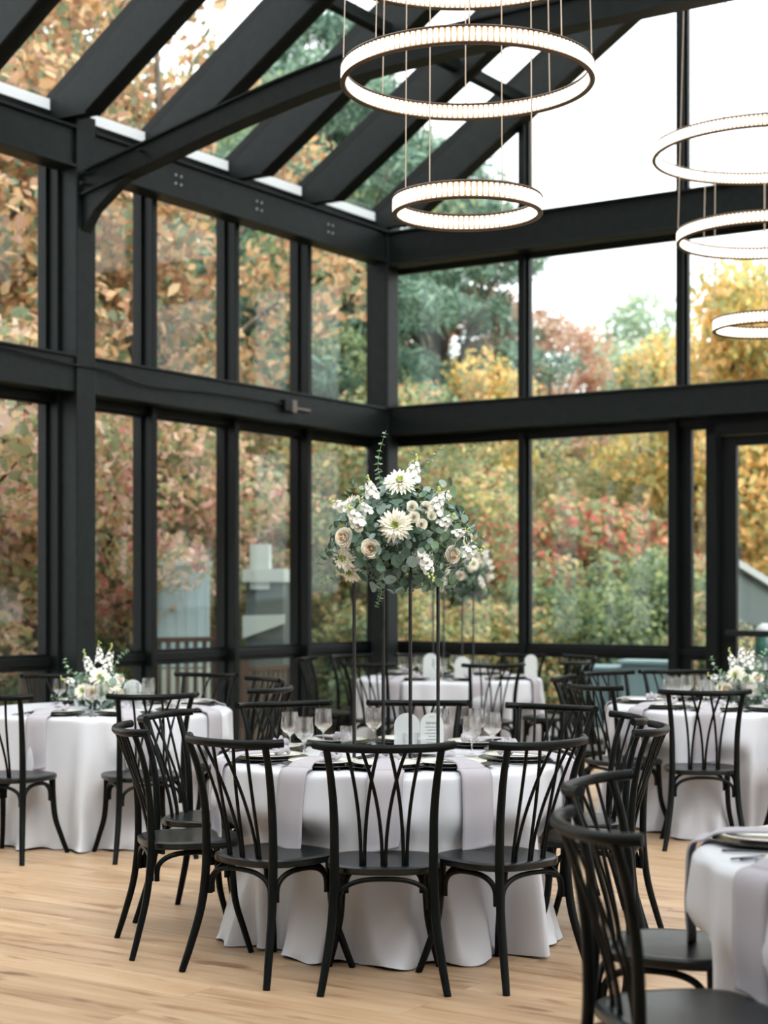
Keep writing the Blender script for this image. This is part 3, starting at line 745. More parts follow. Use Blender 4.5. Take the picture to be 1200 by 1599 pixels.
# ------------------------------------------------------------------ flowers
def frame_from(n_, spin=0):
    n_ = Vector(n_).normalized(); q = n_.to_track_quat('Z', 'Y').to_matrix().to_4x4()
    return q @ Matrix.Rotation(spin, 4, 'Z')
def rose_mb(r, rg, heart=False):
    mb = MB()
    layers = [(.10, 3, 1.02, .10), (.20, 4, 1.0, .30), (.31, 4, .95, .45)] if heart else [(.45, 5, .88, .60), (.60, 5, .78, .75), (.74, 6, .64, .90), (.86, 6, .46, 1.05)]
    for li, (rr, n_, h, curl) in enumerate(layers):
        for k in range(n_):
            a0 = 2*math.pi*(k+.5*(li % 2))/n_+rg.uniform(-.2, .2); half = math.pi/n_*1.3; vs = []; A, B = 7, 7; f_ = rg.uniform(.9, 1.12); hh = h*rg.uniform(.9, 1.05)
            for j in range(B):
                v = j/(B-1)
                for i in range(A):
                    u = i/(A-1)*2-1; ed = 1-.10*u*u
                    rad = r*rr*f_*(.30+.70*math.sin(min(1, v*1.25)*1.57))+r*.22*curl*max(0, v-.62)**1.3*2.2*ed+r*.02*u*(1 if k % 2 else -1)
                    z = r*(hh*v*ed)-r*.55*curl*max(0, v-.72)**2*2.2
                    ang = a0+u*half*(1-.22*v*v)
                    vs.append((rad*math.cos(ang), rad*math.sin(ang), z))
            mb.add(vs, [(j*A+i, j*A+i+1, (j+1)*A+i+1, (j+1)*A+i) for j in range(B-1) for i in range(A-1)])
    return mb
def petal_strip(mb, a, el0, el1, L, w, r0=0, z0=0, seg=5):
    """narrow petal leaving at azimuth a, rising at el0 and bending to el1"""
    p = Vector((math.cos(a)*r0, math.sin(a)*r0, z0)); o = len(mb.v); sd = Vector((-math.sin(a), math.cos(a), 0))
    for i in range(seg+1):
        t = i/seg; el = el0+(el1-el0)*t; ww = w*(.45+1.1*math.sin(math.pi*(.12+.80*t)))*.62
        if i == seg: ww *= .35
        up = Vector((-math.cos(a)*math.sin(el), -math.sin(a)*math.sin(el), math.cos(el)))
        mb.v += [tuple(p-sd*ww+up*ww*.4), tuple(p), tuple(p+sd*ww+up*ww*.4)]
        p = p+Vector((math.cos(a)*math.cos(el), math.sin(a)*math.cos(el), math.sin(el)))*(L/seg)
    for i in range(seg):
        for k in range(2):
            q = o+i*3+k; mb.f.append((q, q+1, q+4, q+3))
def add_flower(name, mb, m, parent, pos, nrm, spin=0):
    o = mb.build(name, m, parent, smooth=True)
    o.matrix_basis = Matrix.Translation(pos) @ frame_from(nrm, spin); return o
def add_mum(parent, pos, nrm, r, rg):
    mb = MB()
    for li, (n_, el0, el1, L, w) in enumerate(((22, .05, -.35, 1.0, .115), (20, .35, -.05, .92, .11), (18, .7, .35, .74, .10), (14, 1.0, .75, .52, .08))):
        for k in range(n_): petal_strip(mb, 2*math.pi*(k+rg.uniform(-.3, .3))/n_+li, el0+rg.uniform(-.12, .12), el1+rg.uniform(-.25, .2), r*L*rg.uniform(.85, 1.08), r*w, r*.06)
    o = add_flower('chrysanthemum', mb, 'petal', parent, pos, nrm)
    c = MB()
    for k in range(26): petal_strip(c, 2*math.pi*k/26*5.1, 1.1, 1.6, r*rg.uniform(.28, .42), r*.06, r*.12*math.sqrt(k/26)+.001, r*.08, 3)
    c.build('flower_centre', 'petal_lime', o, smooth=True)
def add_rose(parent, pos, nrm, r, rg, m='petal_blush', name='rose'):
    o = add_flower(name, rose_mb(r, rg), m, parent, Vector(pos)-Vector(nrm).normalized()*r*.35, nrm, rg.uniform(0, 6))
    rose_mb(r, rg, True).build('rose_heart', 'petal_peach' if name == 'rose' else 'petal_blush', o, smooth=True)
def add_stock(parent, pos, axis, L, r, rg):
    mb = MB(); F = frame_from(axis); n_ = int(10+L*90)
    for k in range(n_):
        t = k/n_; a = k*2.4; rad = r*(1-.45*t)
        c = F @ Vector((math.cos(a)*rad*.75, math.sin(a)*rad*.75, (t-.35)*L))
        nn = (F.to_3x3() @ Vector((math.cos(a), math.sin(a), .5)))
        G = Matrix.Translation(c) @ frame_from(nn, rg.uniform(0, 6)); pr = rad*.62
        for j in range(6):
            b = 2*math.pi*j/6; q = MB(); petal_strip(q, b+rg.uniform(-.2, .2), .5, -.2, pr, pr*.62, 0, 0, 3); mb.add(q.v, q.f, G)
    o = mb.build('stock_bloom', 'petal_white', parent, smooth=True); o.location = pos
    bd = MB()
    for k in range(5):
        c = F @ Vector((rg.uniform(-.3, .3)*r, rg.uniform(-.3, .3)*r, L*(.68+.09*k)))
        bd.lathe([(0, -r*.2), (r*.16, -r*.06), (r*.15, r*.12), (0, r*.24)], 7, Matrix.Translation(c))
    bd.build('bud', 'petal_lime', o, smooth=True)
def leaf_disc(mb, pos, nrm, r, rg, el=1.0):
    F = Matrix.Translation(pos) @ frame_from(nrm, rg.uniform(0, 6.28)); n_ = 8; vs = [(0, 0, 0)]
    for k in range(n_):
        a = 2*math.pi*k/n_; x = r*math.cos(a)*el; y = r*math.sin(a); vs.append((x, y, .22*abs(y)+.06*r*math.sin(2*a)))
    mb.add(vs, [(0, k+1, (k+1) % n_+1) for k in range(n_)], F)
def sprig(mbs, mbl, pts, r0, r1, n_, rg, el=1.0):
    """stem with pairs of leaves"""
    P = spline(pts, 8); mbs.tube(P, [.0022, .001], 5); m = len(P)
    for k in range(n_):
        t = .08+.92*k/(n_-1); i = min(m-2, int(t*(m-1))); p = P[i]; d = (P[i+1]-P[i]).normalized(); r = r0+(r1-r0)*t
        s_ = d.orthogonal().normalized(); s_.rotate(Matrix.Rotation(k*1.57+rg.uniform(-.3, .3), 3, d))
        for sg in (-1, 1): leaf_disc(mbl, p+s_*sg*r*1.0, (d+s_*sg*.5+Vector((rg.uniform(-.4, .4), rg.uniform(-.6, .2), rg.uniform(-.3, .3)))), r, rg, el)
def bouquet(name, ax, ay, az, nleaf, items, sprigs, seed, shape=None):
    rg = random.Random(seed); t = empty(name); mb = MB(); core = MB()
    for k in range(nleaf):
        d = Vector((rg.gauss(0, 1), rg.gauss(0, 1), rg.gauss(0, 1))).normalized(); q = rg.uniform(.42, 1.0)**.6
        sh = 1.0 if not shape else shape(d)
        p = Vector((d.x*ax, d.y*ay, d.z*az))*q*sh
        n_ = (d+Vector((rg.uniform(-.8, .8), rg.uniform(-.8, .8), rg.uniform(-.5, .9))))
        leaf_disc(mb, p, n_, rg.choice((.011, .014, .018, .022, .026))*(1 if ax > .2 else .8), rg, rg.choice((1, 1, .8, .45)))
    st = MB()
    for k in range(int(nleaf/14)):
        d = Vector((rg.gauss(0, 1), rg.gauss(0, 1), rg.gauss(0, 1))).normalized(); p = Vector((d.x*ax, d.y*ay, d.z*az))*(1 if not shape else shape(d))
        st.tube([(0, 0, 0), tuple(p*.5+Vector((0, 0, .02))), tuple(p*.97)], [.002, .0012], 4)
    small = MB()
    for (pts, r0, r1, n_, kind) in sprigs: sprig(st, small if kind else mb, pts, r0, r1, n_, rg, 1.0 if kind else .8)
    tag(mb.build('eucalyptus_leaves', 'euc', t, smooth=True), kind='stuff')
    if small.v: tag(small.build('baby_eucalyptus_leaves', 'euc_small', t, smooth=True), kind='stuff')
    tag(st.build('stems', 'stem', t), kind='stuff')
    for it in items:
        k, pos, nrm, r = it[:4]
        if k == 'mum': add_mum(t, pos, nrm, r, rg)
        elif k == 'rose': add_rose(t, pos, nrm, r, rg)
        elif k == 'spray': add_rose(t, pos, nrm, r, rg, 'petal', 'spray_rose')
        elif k == 'stock': add_stock(t, pos, nrm, it[4], r, rg)
    return t
# tall bouquet; offsets in metres from its middle, y towards the camera is negative
def hull(x, z, ax=.31, ay=.27, az=.25, k=.98):
    q = 1-(x/ax)**2-(z/az)**2; return -ay*math.sqrt(max(.03, q))*k
def it(kind, cxp, cyp, rpx, extra=None, tilt=(0, 0)):
    x = (cxp-560)/1433; z = (680-cyp)/1433; y = hull(x, z)
    n_ = Vector((x*2.0+tilt[0], -.9, z*2.0+tilt[1]))
    return (kind, Vector((x, y, z)), n_, rpx/1433)+((extra,) if extra else ())
front = [it('mum', 540, 400, 100, tilt=(0, .5)), it('mum', 512, 655, 98), it('mum', 215, 840, 80, tilt=(-.2, 0)), it('mum', 250, 915, 78, tilt=(-.1, -.4)),
         it('rose', 213, 720, 62, tilt=(-.2, .1)), it('rose', 372, 790, 60), it('rose', 850, 820, 56, tilt=(.3, 0)),
         it('spray', 610, 545, 34), it('spray', 622, 608, 36), it('spray', 690, 548, 36), it('spray', 665, 650, 34), it('spray', 300, 665, 30), it('spray', 725, 600, 30)]
def stk(cxp, cyp, wpx, Lpx, ax_):
    x = (cxp-560)/1433; z = (680-cyp)/1433; return ('stock', Vector((x, hull(x, z), z)), Vector(ax_), wpx/1433, Lpx/1433)
front += [stk(620, 345, 48, 110, (.15, -.2, 1)), stk(750, 545, 46, 120, (.2, -.3, 1)), stk(690, 860, 48, 130, (.25, -.5, -.9)), stk(285, 615, 46, 90, (-.5, -.3, .8)),
          stk(930, 810, 44, 110, (1, -.3, .3)), stk(800, 640, 36, 80, (.6, -.4, .5)), stk(375, 455, 40, 90, (-.3, -.2, 1)), stk(345, 560, 30, 70, (-.5, -.3, .6)), stk(880, 700, 30, 70, (.8, -.3, .4))]
# the side turned away from the viewer
rg2 = random.Random(4)
for k in range(12):
    a = rg2.uniform(.25, math.pi-.25); zz = rg2.uniform(-.14, .17); q = math.sqrt(1-(zz/.25)**2)
    p = Vector((.31*q*math.cos(a), .27*q*math.sin(a), zz)); kk = ('mum', 'rose', 'spray', 'stock')[k % 4]
    front.append((kk, p, p.copy(), {'mum': .06, 'rose': .04, 'spray': .024, 'stock': .03}[kk])+((.07,) if kk == 'stock' else ()))
def W(cxp, cyp, y): return ((cxp-560)/1433, y, (680-cyp)/1433)
sprs = [([W(450, 480, -.05), W(425, 380, -.03), W(415, 240, -.02), W(460, 75, -.02)], .015, .008, 13, True),
        ([W(740, 450, -.08), W(800, 430, -.10), W(850, 420, -.10)], .020, .028, 3, False),
        ([W(640, 330, -.05), W(620, 260, -.04), W(617, 195, -.03)], .007, .004, 7, True),
        ([W(680, 340, 0), W(730, 250, 0), W(795, 175, 0)], .008, .006, 7, True),
        ([W(930, 820, -.08), W(980, 770, -.08), W(1045, 710, -.07)], .007, .005, 6, True),
        ([W(330, 450, -.08), W(270, 400, -.10), W(225, 470, -.10)], .012, .009, 7, True),
        ([W(200, 900, -.1), W(130, 960, -.12), W(60, 990, -.12)], .014, .010, 6, True),
        ([W(180, 820, -.1), W(120, 800, -.12), W(50, 870, -.12)], .018, .016, 5, False),
        ([W(430, 980, -.1), W(430, 1060, -.12), W(400, 1130, -.12)], .012, .007, 8, False),
        ([W(740, 870, -.15), W(800, 940, -.18), W(850, 1010, -.17)], .014, .022, 6, False),
        ([W(500, 950, -.1), W(550, 1000, -.12), W(560, 1020, -.12)], .024, .026, 3, False),
        ([W(860, 650, -.1), W(930, 640, -.1), W(960, 700, -.1)], .022, .020, 4, False)]
tallb = bouquet('tall_bouquet', .31, .28, .235, 1350, front, sprs, 5, lambda d: (1-.16*max(0, d.z)*abs(d.x)*2)*(1+.10*max(0, -d.z)))
tallb.location = (.078, 6.93, 1.685)
tag(tallb, 'large white flower bouquet with eucalyptus on the stand of the middle table', 'bouquet', 'tall bouquets on black stands')
# stand: four thin rods, square base and top frames
def mk_stand():
    t = empty('bouquet_stand'); s = .13; h = .83; q = .0055
    for sx in (-1, 1):
        for sy in (-1, 1): MB().box((sx*s-q, sy*s-q, 0), (sx*s+q, sy*s+q, h)).build('rod', 'charger', t)
    for nm, z in (('base_frame', .0), ('top_frame', h-.012)):
        b = MB()
        for sg in (-1, 1):
            b.box((-s, sg*s-q, z), (s, sg*s+q, z+.012)); b.box((sg*s-q, -s, z), (sg*s+q, s, z+.012))
        b.build(nm, 'charger', t)
    b = MB(); b.lathe([(0, 0), (.13, 0), (.13, .004), (0, .004)], 24, Matrix.Translation((0, 0, h-.006))); b.box((-s, -.01, h-.008), (s, .01, h-.002)); b.box((-.01, -s, h-.008), (.01, s, h-.002))
    b.build('flower_tray', 'charger', t)
    return t
st1 = mk_stand(); st1.location = (.052, 6.945, TZ+.002); st1.rotation_euler = (0, 0, -R(27.5)); tag(st1, 'thin black four-rod stand on the middle table holding the large bouquet', 'flower stand', 'black bouquet stands')
st2 = copy_tree(st1); st2.location = (.575, 13.85, TZ+.002); st2.rotation_euler = (0, 0, R(18)); st2['label'] = 'thin black four-rod stand on the far corner table behind'
tb2 = copy_tree(tallb); tb2.location = (.60, 13.85, 1.66); tb2.rotation_euler = (0, 0, R(35)); tb2['label'] = 'smaller-looking white bouquet behind the large one, on the far corner table'
lows = []
rg3 = random.Random(9)
itm = [('mum', Vector((.01, -.09, .06)), Vector((.1, -1, .5)), .055), ('mum', Vector((-.07, -.10, -.01)), Vector((-.4, -1, .4)), .050), ('rose', Vector((-.02, -.13, -.015)), Vector((0, -1, .3)), .038),
       ('mum', Vector((.07, -.08, .02)), Vector((.5, -1, .4)), .05), ('stock', Vector((-.05, -.03, .11)), Vector((-.35, -.1, 1)), .026, .09), ('stock', Vector((.04, -.02, .13)), Vector((.25, -.1, 1)), .026, .10),
       ('stock', Vector((-.12, -.06, .03)), Vector((-1, -.3, .5)), .024, .07), ('spray', Vector((.11, -.06, -.02)), Vector((1, -.6, .3)), .025), ('rose', Vector((.10, -.03, .05)), Vector((1, -.3, .7)), .032),
       ('mum', Vector((0, .09, .05)), Vector((0, 1, .6)), .05), ('rose', Vector((-.09, .07, .02)), Vector((-.7, 1, .5)), .035), ('stock', Vector((.0, -.03, .16)), Vector((0, 0, 1)), .022, .08)]
spl = [([(-.08, -.04, .05), (-.15, -.06, .10), (-.17, -.06, .16)], .012, .008, 6, True), ([(.06, 0, .1), (.10, 0, .17), (.14, 0, .20)], .010, .006, 6, True), ([(-.1, -.08, -.03), (-.18, -.1, -.05), (-.23, -.1, -.03)], .014, .010, 6, False),
       ([(.1, -.05, -.03), (.17, -.06, -.05), (.22, -.06, -.02)], .014, .010, 6, False)]
low = bouquet('low_bouquet', .155, .14, .11, 420, itm, spl, 17)
low.scale = (1.2, 1.2, 1.15); low.location = (-1.70, 9.98, TZ+.128); tag(low, 'low cream and white bouquet on the left table', 'bouquet', 'low bouquets on the tables')
low2 = copy_tree(low); low2.location = (2.22, 10.22, TZ+.128); low2.rotation_euler = (0, 0, R(-50)); low2['label'] = 'low white rose bouquet on the right table beside the large arched card'

# ------------------------------------------------------------------ ring chandeliers
def mk_ring(parent, rad, z, n_cab, can_r, can_z, phase):
    h = .074; th = .020
    g = MB()
    for zz in (z-h/2-.006, z+h/2-.006):
        g.lathe([(rad-th, zz), (rad, zz), (rad+.004, zz+.006), (rad, zz+.012), (rad-th, zz+.012), (rad-th-.004, zz+.006), (rad-th, zz)], 96)
    ring = smooth_by_angle(g.build('ring_frame', 'bronze', parent), 60)
    MB().lathe([(rad-.012, z-h/2+.004), (rad-.008, z-h/2+.004), (rad-.008, z+h/2-.004), (rad-.012, z+h/2-.004), (rad-.012, z-h/2+.004)], 96).build('light_strip', 'led', ring)
    c = MB(); n_ = int(2*math.pi*rad/.027)
    for k in range(n_):
        a = 2*math.pi*k/n_
        for rr in (rad-.003, rad-th+.003):
            F = Matrix.Translation((rr*math.cos(a), rr*math.sin(a), z)) @ Matrix.Rotation(a, 4, 'Z'); w_ = .0105
            vs = [(-.003, -w_*.6, -h/2+.005), (.003, -w_*.6, -h/2+.005), (.003, w_*.6, -h/2+.005), (-.003, w_*.6, -h/2+.005), (-.004, -w_, 0), (.004, -w_, 0), (.004, w_, 0), (-.004, w_, 0),
                  (-.003, -w_*.6, h/2-.005), (.003, -w_*.6, h/2-.005), (.003, w_*.6, h/2-.005), (-.003, w_*.6, h/2-.005)]
            fs = [(0, 1, 5, 4), (1, 2, 6, 5), (2, 3, 7, 6), (3, 0, 4, 7), (4, 5, 9, 8), (5, 6, 10, 9), (6, 7, 11, 10), (7, 4, 8, 11)]
            c.add(vs, fs, F)
    c.build('crystal_band', 'crystal', ring)
    for k in range(n_cab):
        a = phase+2*math.pi*k/n_cab; r0 = rad-.01
        MB().tube([(r0*math.cos(a), r0*math.sin(a), z+h/2), (can_r*math.cos(a), can_r*math.sin(a), can_z)], .0032, 6).build('suspension_cable', 'wire', parent)
def chandelier(x, y, rings, label):
    t = empty('ring_chandelier', (x, y, 0)); top = 7.75
    for (rad, z, n_, ph, f_) in rings: mk_ring(t, rad, z, n_, rad*f_, top, ph)
    b = MB().lathe([(0, top-.03), (.70, top-.03), (.70, top+.03), (0, top+.03)], 48); b.build('canopy', 'bronze', t)
    b = MB().tube([(0, 0, top+.03), (0, 0, 8.25)], .03, 10); b.build('hanger', 'bronze', t)
    tag(t, label, 'chandelier', 'tiered ring chandeliers of lit crystals'); return t
chandelier(.395, 7.9, [(.75, 4.50, 8, .35, .86), (.60, 3.885, 8, .75, .82), (.355, 3.265, 4, 1.0, .9)], 'near chandelier of three glowing crystal rings above the middle table')
chandelier(2.56, 11.1, [(.76, 4.385, 8, .2, .86), (.60, 3.82, 8, .6, .82), (.36, 3.225, 4, 1.4, .9)], 'right chandelier of three glowing crystal rings cut off by the picture edge')

# ------------------------------------------------------------------ outside: buildings, railings, bins
def px(pxx, Y, z=0): return Vector(((pxx-600)/2600*Y, Y, z))
# grey gabled shed beyond the door
sh = empty('garden_shed', px(1243, 20.6, -.03), R(-12)); sh.scale = (.76, .5, .72); tag(sh, 'grey gabled shed with pale roof edges beyond the glass door', 'shed')
b = MB(); b.extr([(-.72, 0), (1.6, 0), (1.6, 1.7), (.44, 2.78), (-.72, 1.62)], 'y', 0, 2.4); b.build('wall', 'shed', sh)
b = MB()
for k in range(14): b.box((-.70+k*.165, -.025, 0), (-.66+k*.165, 0, 1.55+min(k*.15, (14-k)*.15)))
b.build('batten', 'shed', sh)
b = MB(); b.extr([(-.92, 1.42), (.44, 2.72), (.44, 2.90), (-.92, 1.60)], 'y', -.25, 2.6); b.extr([(.44, 2.72), (1.8, 1.42), (1.8, 1.60), (.44, 2.90)], 'y', -.25, 2.6); b.build('roof', 'shed_trim', sh)
pc = empty('porch_roof', px(1188, 19.7, .10), R(20)); pc.scale = (.8, .8, .88); 
b = MB(); b.extr([(-.35, 1.98), (.9, 1.38), (.9, 1.28), (-.35, 1.88)], 'y', 0, .25); b.build('rafter', 'shed_trim', pc)
b = MB(); b.extr([(-.35, -.25), (.9, -.25), (.9, 1.28), (-.35, 1.88)], 'y', .1, .2); b.build('siding', 'shed', pc)
tag(pc, 'sloping pale barge board over dark siding in front of the shed', 'shed')
# green lantern post and pale balusters
lp = empty('lamp_post', px(1195, 18.6, -.25)); tag(lp, 'green lantern post on the terrace behind the door', 'lamp post')
MB().lathe([(0, 0), (.06, 0), (.05, .9), (.09, .92), (.11, 1.0), (.11, 1.22), (.07, 1.24), (0, 1.24)], 14).build('post', 'greenlamp', lp, smooth=True)
MB().lathe([(0, 1.24), (.13, 1.24), (.09, 1.32), (.03, 1.36), (0, 1.36)], 14).build('cap', 'shed_trim', lp, smooth=True)
def railing(p0, p1, h, n_, m1, m2, label, z0=-.2):
    p0 = Vector(p0); p1 = Vector(p1); L = (p1-p0).length; t = empty('railing', (p0.x, p0.y, z0), math.atan2((p1-p0).y, (p1-p0).x)); tag(t, label, 'railing')
    for k in range(n_): x = L*(k+.5)/n_; MB().box((x-.018, -.015, .08), (x+.018, .015, h-.02)).build('baluster', m1, t)
    b = MB(); b.box((0, -.03, h-.03), (L, .03, h+.02)); b.box((0, -.02, .05), (L, .02, .09)); b.build('rail', m2, t)
    for x in (0, L): MB().box((x-.05, -.05, 0), (x+.05, .05, h+.12)).build('post', m2, t)
railing(px(1150, 18.2), px(1225, 18.2), .93, 9, 'palewhite', 'shed', 'low railing with pale balusters outside the glass door')
railing(px(228, 16.6), px(340, 17.0), 1.18, 8, 'bark', 'timber', 'brown timber railing in front of the pale blue shed')
railing(px(380, 17.6), px(470, 18.0), .85, 12, 'bark', 'timber', 'brown timber railing below the pale porch')
# pale blue shed seen left
pb = empty('blue_shed', px(283, 17.6, -.2), R(8)); pb.scale = (.50, .5, .86); tag(pb, 'pale blue panelled shed beyond the left glass wall', 'shed')
b = MB(); b.box((-.75, 0, 1.0), (.60, 1.5, 2.25)); b.build('upper_panel', 'paleblue', pb)
b = MB()
for k in range(7): b.box((-.74+k*.215, -.02, 1.02), (-.72+k*.215, 0, 2.2))
b.build('panel_seam', 'palewhite', pb)
b = MB(); b.box((-.76, -.01, 0), (.61, 1.5, .98)); b.build('base', 'palewhite', pb)
b = MB(); b.box((-.80, -.06, 2.25), (.66, 1.55, 2.30)); b.build('roof', 'palewhite', pb)
hs = empty('porch_house', px(413, 18.9, .20), R(-6)); hs.scale = (.52, .4, .68); tag(hs, 'pale porch with a boxy chimney beyond the third pane left of the corner', 'house')
b = MB(); b.box((-.40, 0, 0), (.42, 1.6, 2.2)); b.build('wall', 'shed', hs)
b = MB(); b.box((-.30, -.12, 1.9), (.12, .3, 2.65)); b.build('chimney', 'palewhite', hs)
b = MB(); b.box((-.46, -.2, 2.02), (.46, 1.7, 2.24)); b.build('eave', 'palewhite', hs)
b = MB(); b.extr([(-.46, 1.08), (.46, 1.33), (.46, 1.48), (-.46, 1.46)], 'y', -.16, -.05); b.build('handrail', 'palewhite', hs)
# teal bins beyond the gable wall
for i, (p_, Y, w_, h_, lb) in enumerate(((955, 18.6, .50, .62, 'teal lidded bin outside the gable wall, left one of two'), (1022, 18.2, .62, .70, 'wider teal lidded bin outside the gable wall, beside the door post'))):
    t = empty('storage_bin', px(p_, Y, -.03), R(-25)); tag(t, lb, 'bin', 'teal bins outside the glass')
    b = MB(); b.box((-w_/2, -.25, 0), (w_/2, .25, h_)); b.build('body', 'teal', t, bevel=.02)
    b = MB(); b.box((-w_/2-.03, -.29, h_), (w_/2+.03, .28, h_+.05)); b.build('lid', 'teal', t, bevel=.015)

# ------------------------------------------------------------------ trees
def leaf_cloud(n_, blobs, size, rg, shape='leaf', dens=1.0):
    """n_ leaves spread over the blobs (centre, radius xyz); returns verts, faces (each leaf its own island)"""
    C = np.array([b[0] for b in blobs]); S = np.array([b[1] for b in blobs]); wgt = (S.prod(1))**(2/3); wgt /= wgt.sum()
    ix = rg.choice(len(blobs), n_, p=wgt); d = rg.normal(size=(n_, 3)); d /= np.linalg.norm(d, axis=1)[:, None]
    q = rg.uniform(.25, 1, n_)**.5; P = C[ix]+d*S[ix]*q[:, None]
    nr = d+rg.normal(size=(n_, 3))*.7; nr /= np.linalg.norm(nr, axis=1)[:, None]
    t = rg.normal(size=(n_, 3)); t -= (t*nr).sum(1)[:, None]*nr; t /= np.linalg.norm(t, axis=1)[:, None]; b = np.cross(nr, t)
    s = size*rg.uniform(.6, 1.25, n_)[:, None]
    if shape == 'leaf': prof = [(-.5, 0, 0), (-.15, .30, .10), (.22, .26, .10), (.55, 0, -.06), (.22, -.26, .10), (-.15, -.30, .10)]
    else: prof = [(-.5, 0, 0), (-.1, .09, .02), (.7, 0, -.08), (-.1, -.09, .02)]
    k = len(prof); V = np.stack([P+t*s*a+b*s*c+nr*s*e for a, c, e in prof], 1).reshape(-1, 3)
    return V, k, n_
def tree_proto(kind, seed, leafmat, H, Rr, nleaf, lsize, zlow, shape='leaf', nb=26):
    rg = np.random.default_rng(seed); t = empty(kind); blobs = []
    zc = (H+zlow)/2; hz = (H-zlow)/2
    for k in range(nb):
        d = rg.normal(size=3); d /= np.linalg.norm(d); q = rg.uniform(.2, 1)**.5
        c = np.array([d[0]*Rr*.78*q, d[1]*Rr*.78*q, zc+d[2]*hz*.82*q]); r = Rr*rg.uniform(.20, .36)
        if shape == 'needle':
            f_ = 1-(c[2]-zlow)/(H-zlow); c[:2] *= .35+.8*f_; blobs.append((c, (r*1.3*(.5+.6*f_), r*1.3*(.5+.6*f_), r*.45)))
        else: blobs.append((c, (r, r, r*.72)))
    V, k, n_ = leaf_cloud(nleaf, blobs, lsize, rg, shape)
    me = bpy.data.meshes.new('foliage'); me.vertices.add(len(V)); me.vertices.foreach_set('co', V.astype(np.float32).ravel())
    me.loops.add(n_*k); me.loops.foreach_set('vertex_index', np.arange(n_*k, dtype=np.int32)); me.polygons.add(n_)
    me.polygons.foreach_set('loop_start', np.arange(0, n_*k, k, dtype=np.int32)); me.update(calc_edges=True)
    me.materials.append(M[leafmat]); o = bpy.data.objects.new('foliage', me); COL.objects.link(o); o.parent = t
    tk = MB(); top = H*.8
    tk.tube(spline([(0, 0, -.4), (.05*Rr*.3, 0, H*.25), (-.1, .08, H*.5), (0, 0, top)], 5), [Rr*.055, Rr*.012], 9)
    for c, r in blobs[::2]:
        z0 = max(zlow*.7, c[2]*.62); tk.tube(spline([(0, 0, z0), (c[0]*.45, c[1]*.45, z0+(c[2]-z0)*.6), tuple(c)], 3), [Rr*.018, Rr*.005], 5)
    tk.build('trunk', 'bark', t, smooth=True)
    return t
TP = {
 'oak': [tree_proto('oak_tree', s, 'oak', 10.5, 3.1, 8500, .165, 2.2) for s in (1, 2)],
 'dogwood': [tree_proto('dogwood_tree', s, 'pink', 4.6, 2.3, 10000, .125, .5) for s in (3, 4)],
 'green': [tree_proto('broadleaf_tree', s, 'green', 11.5, 3.2, 8000, .15, 1.0) for s in (5, 6)],
 'olive': [tree_proto('yellowing_tree', s, 'olive', 6.5, 2.6, 11000, .12, .1) for s in (7, 8)],
 'yellow': [tree_proto('maple_tree', s, 'yellow', 6.4, 2.4, 9500, .13, .6) for s in (9, 10)],
 'brown': [tree_proto('beech_tree', s, 'brown', 8.2, 2.1, 8000, .12, 1.4, nb=34) for s in (12,)],
 'far': [tree_proto('distant_tree', s, 'bluegreen', 10, 3.6, 12000, .17, .5) for s in (13, 14)],
 'pine': [tree_proto('pine_tree', s, 'pine', 13, 3.0, 16000, .30, 3.0, 'needle', 44) for s in (15,)],
 'red': [tree_proto('sumac_shrub', s, 'red', 3.1, 1.5, 6500, .11, .1) for s in (16, 17)],
 'bush': [tree_proto('leafy_shrub', s, 'olive', 2.2, 1.7, 7000, .10, -.1) for s in (18,)],
 'gbush': [tree_proto('green_shrub', s, 'green', 2.4, 1.8, 7000, .10, -.1) for s in (19,)],
}
LB = {'oak': ('orange-brown oak', 'oaks outside the glass'), 'dogwood': ('pinkish red dogwood', 'dogwoods outside the glass'), 'green': ('tall green broadleaf tree', 'green trees outside'),
      'olive': ('yellow-green turning tree', 'turning trees outside'), 'yellow': ('golden yellow maple', 'maples outside'), 'brown': ('dull brown beech', 'beeches outside'), 'far': ('hazy green distant tree', 'distant trees'),
      'pine': ('dark blue-green pine', 'pines outside'), 'red': ('scarlet sumac shrub', 'sumacs outside'), 'bush': ('low yellow-green shrub', 'low shrubs outside'), 'gbush': ('low dark green shrub', 'low shrubs outside')}
def where(p_):
    for lim, nm in ((-10, 'beyond the left picture edge'), (110, 'behind the leftmost pane'), (200, 'behind the big column'), (300, 'behind the second pane left of the middle mullions'), (420, 'behind the pane with the pale blue shed view'),
                    (520, 'behind the last left panes'), (620, 'behind the corner post'), (720, 'just right of the corner post'), (820, 'before the first gable mullion'), (940, 'after the first gable mullion'),
                    (1050, 'before the second gable mullion'), (1140, 'behind the narrow pane by the door'), (1210, 'behind the glass door'), (9999, 'beyond the right picture edge')):
        if p_ < lim: return nm
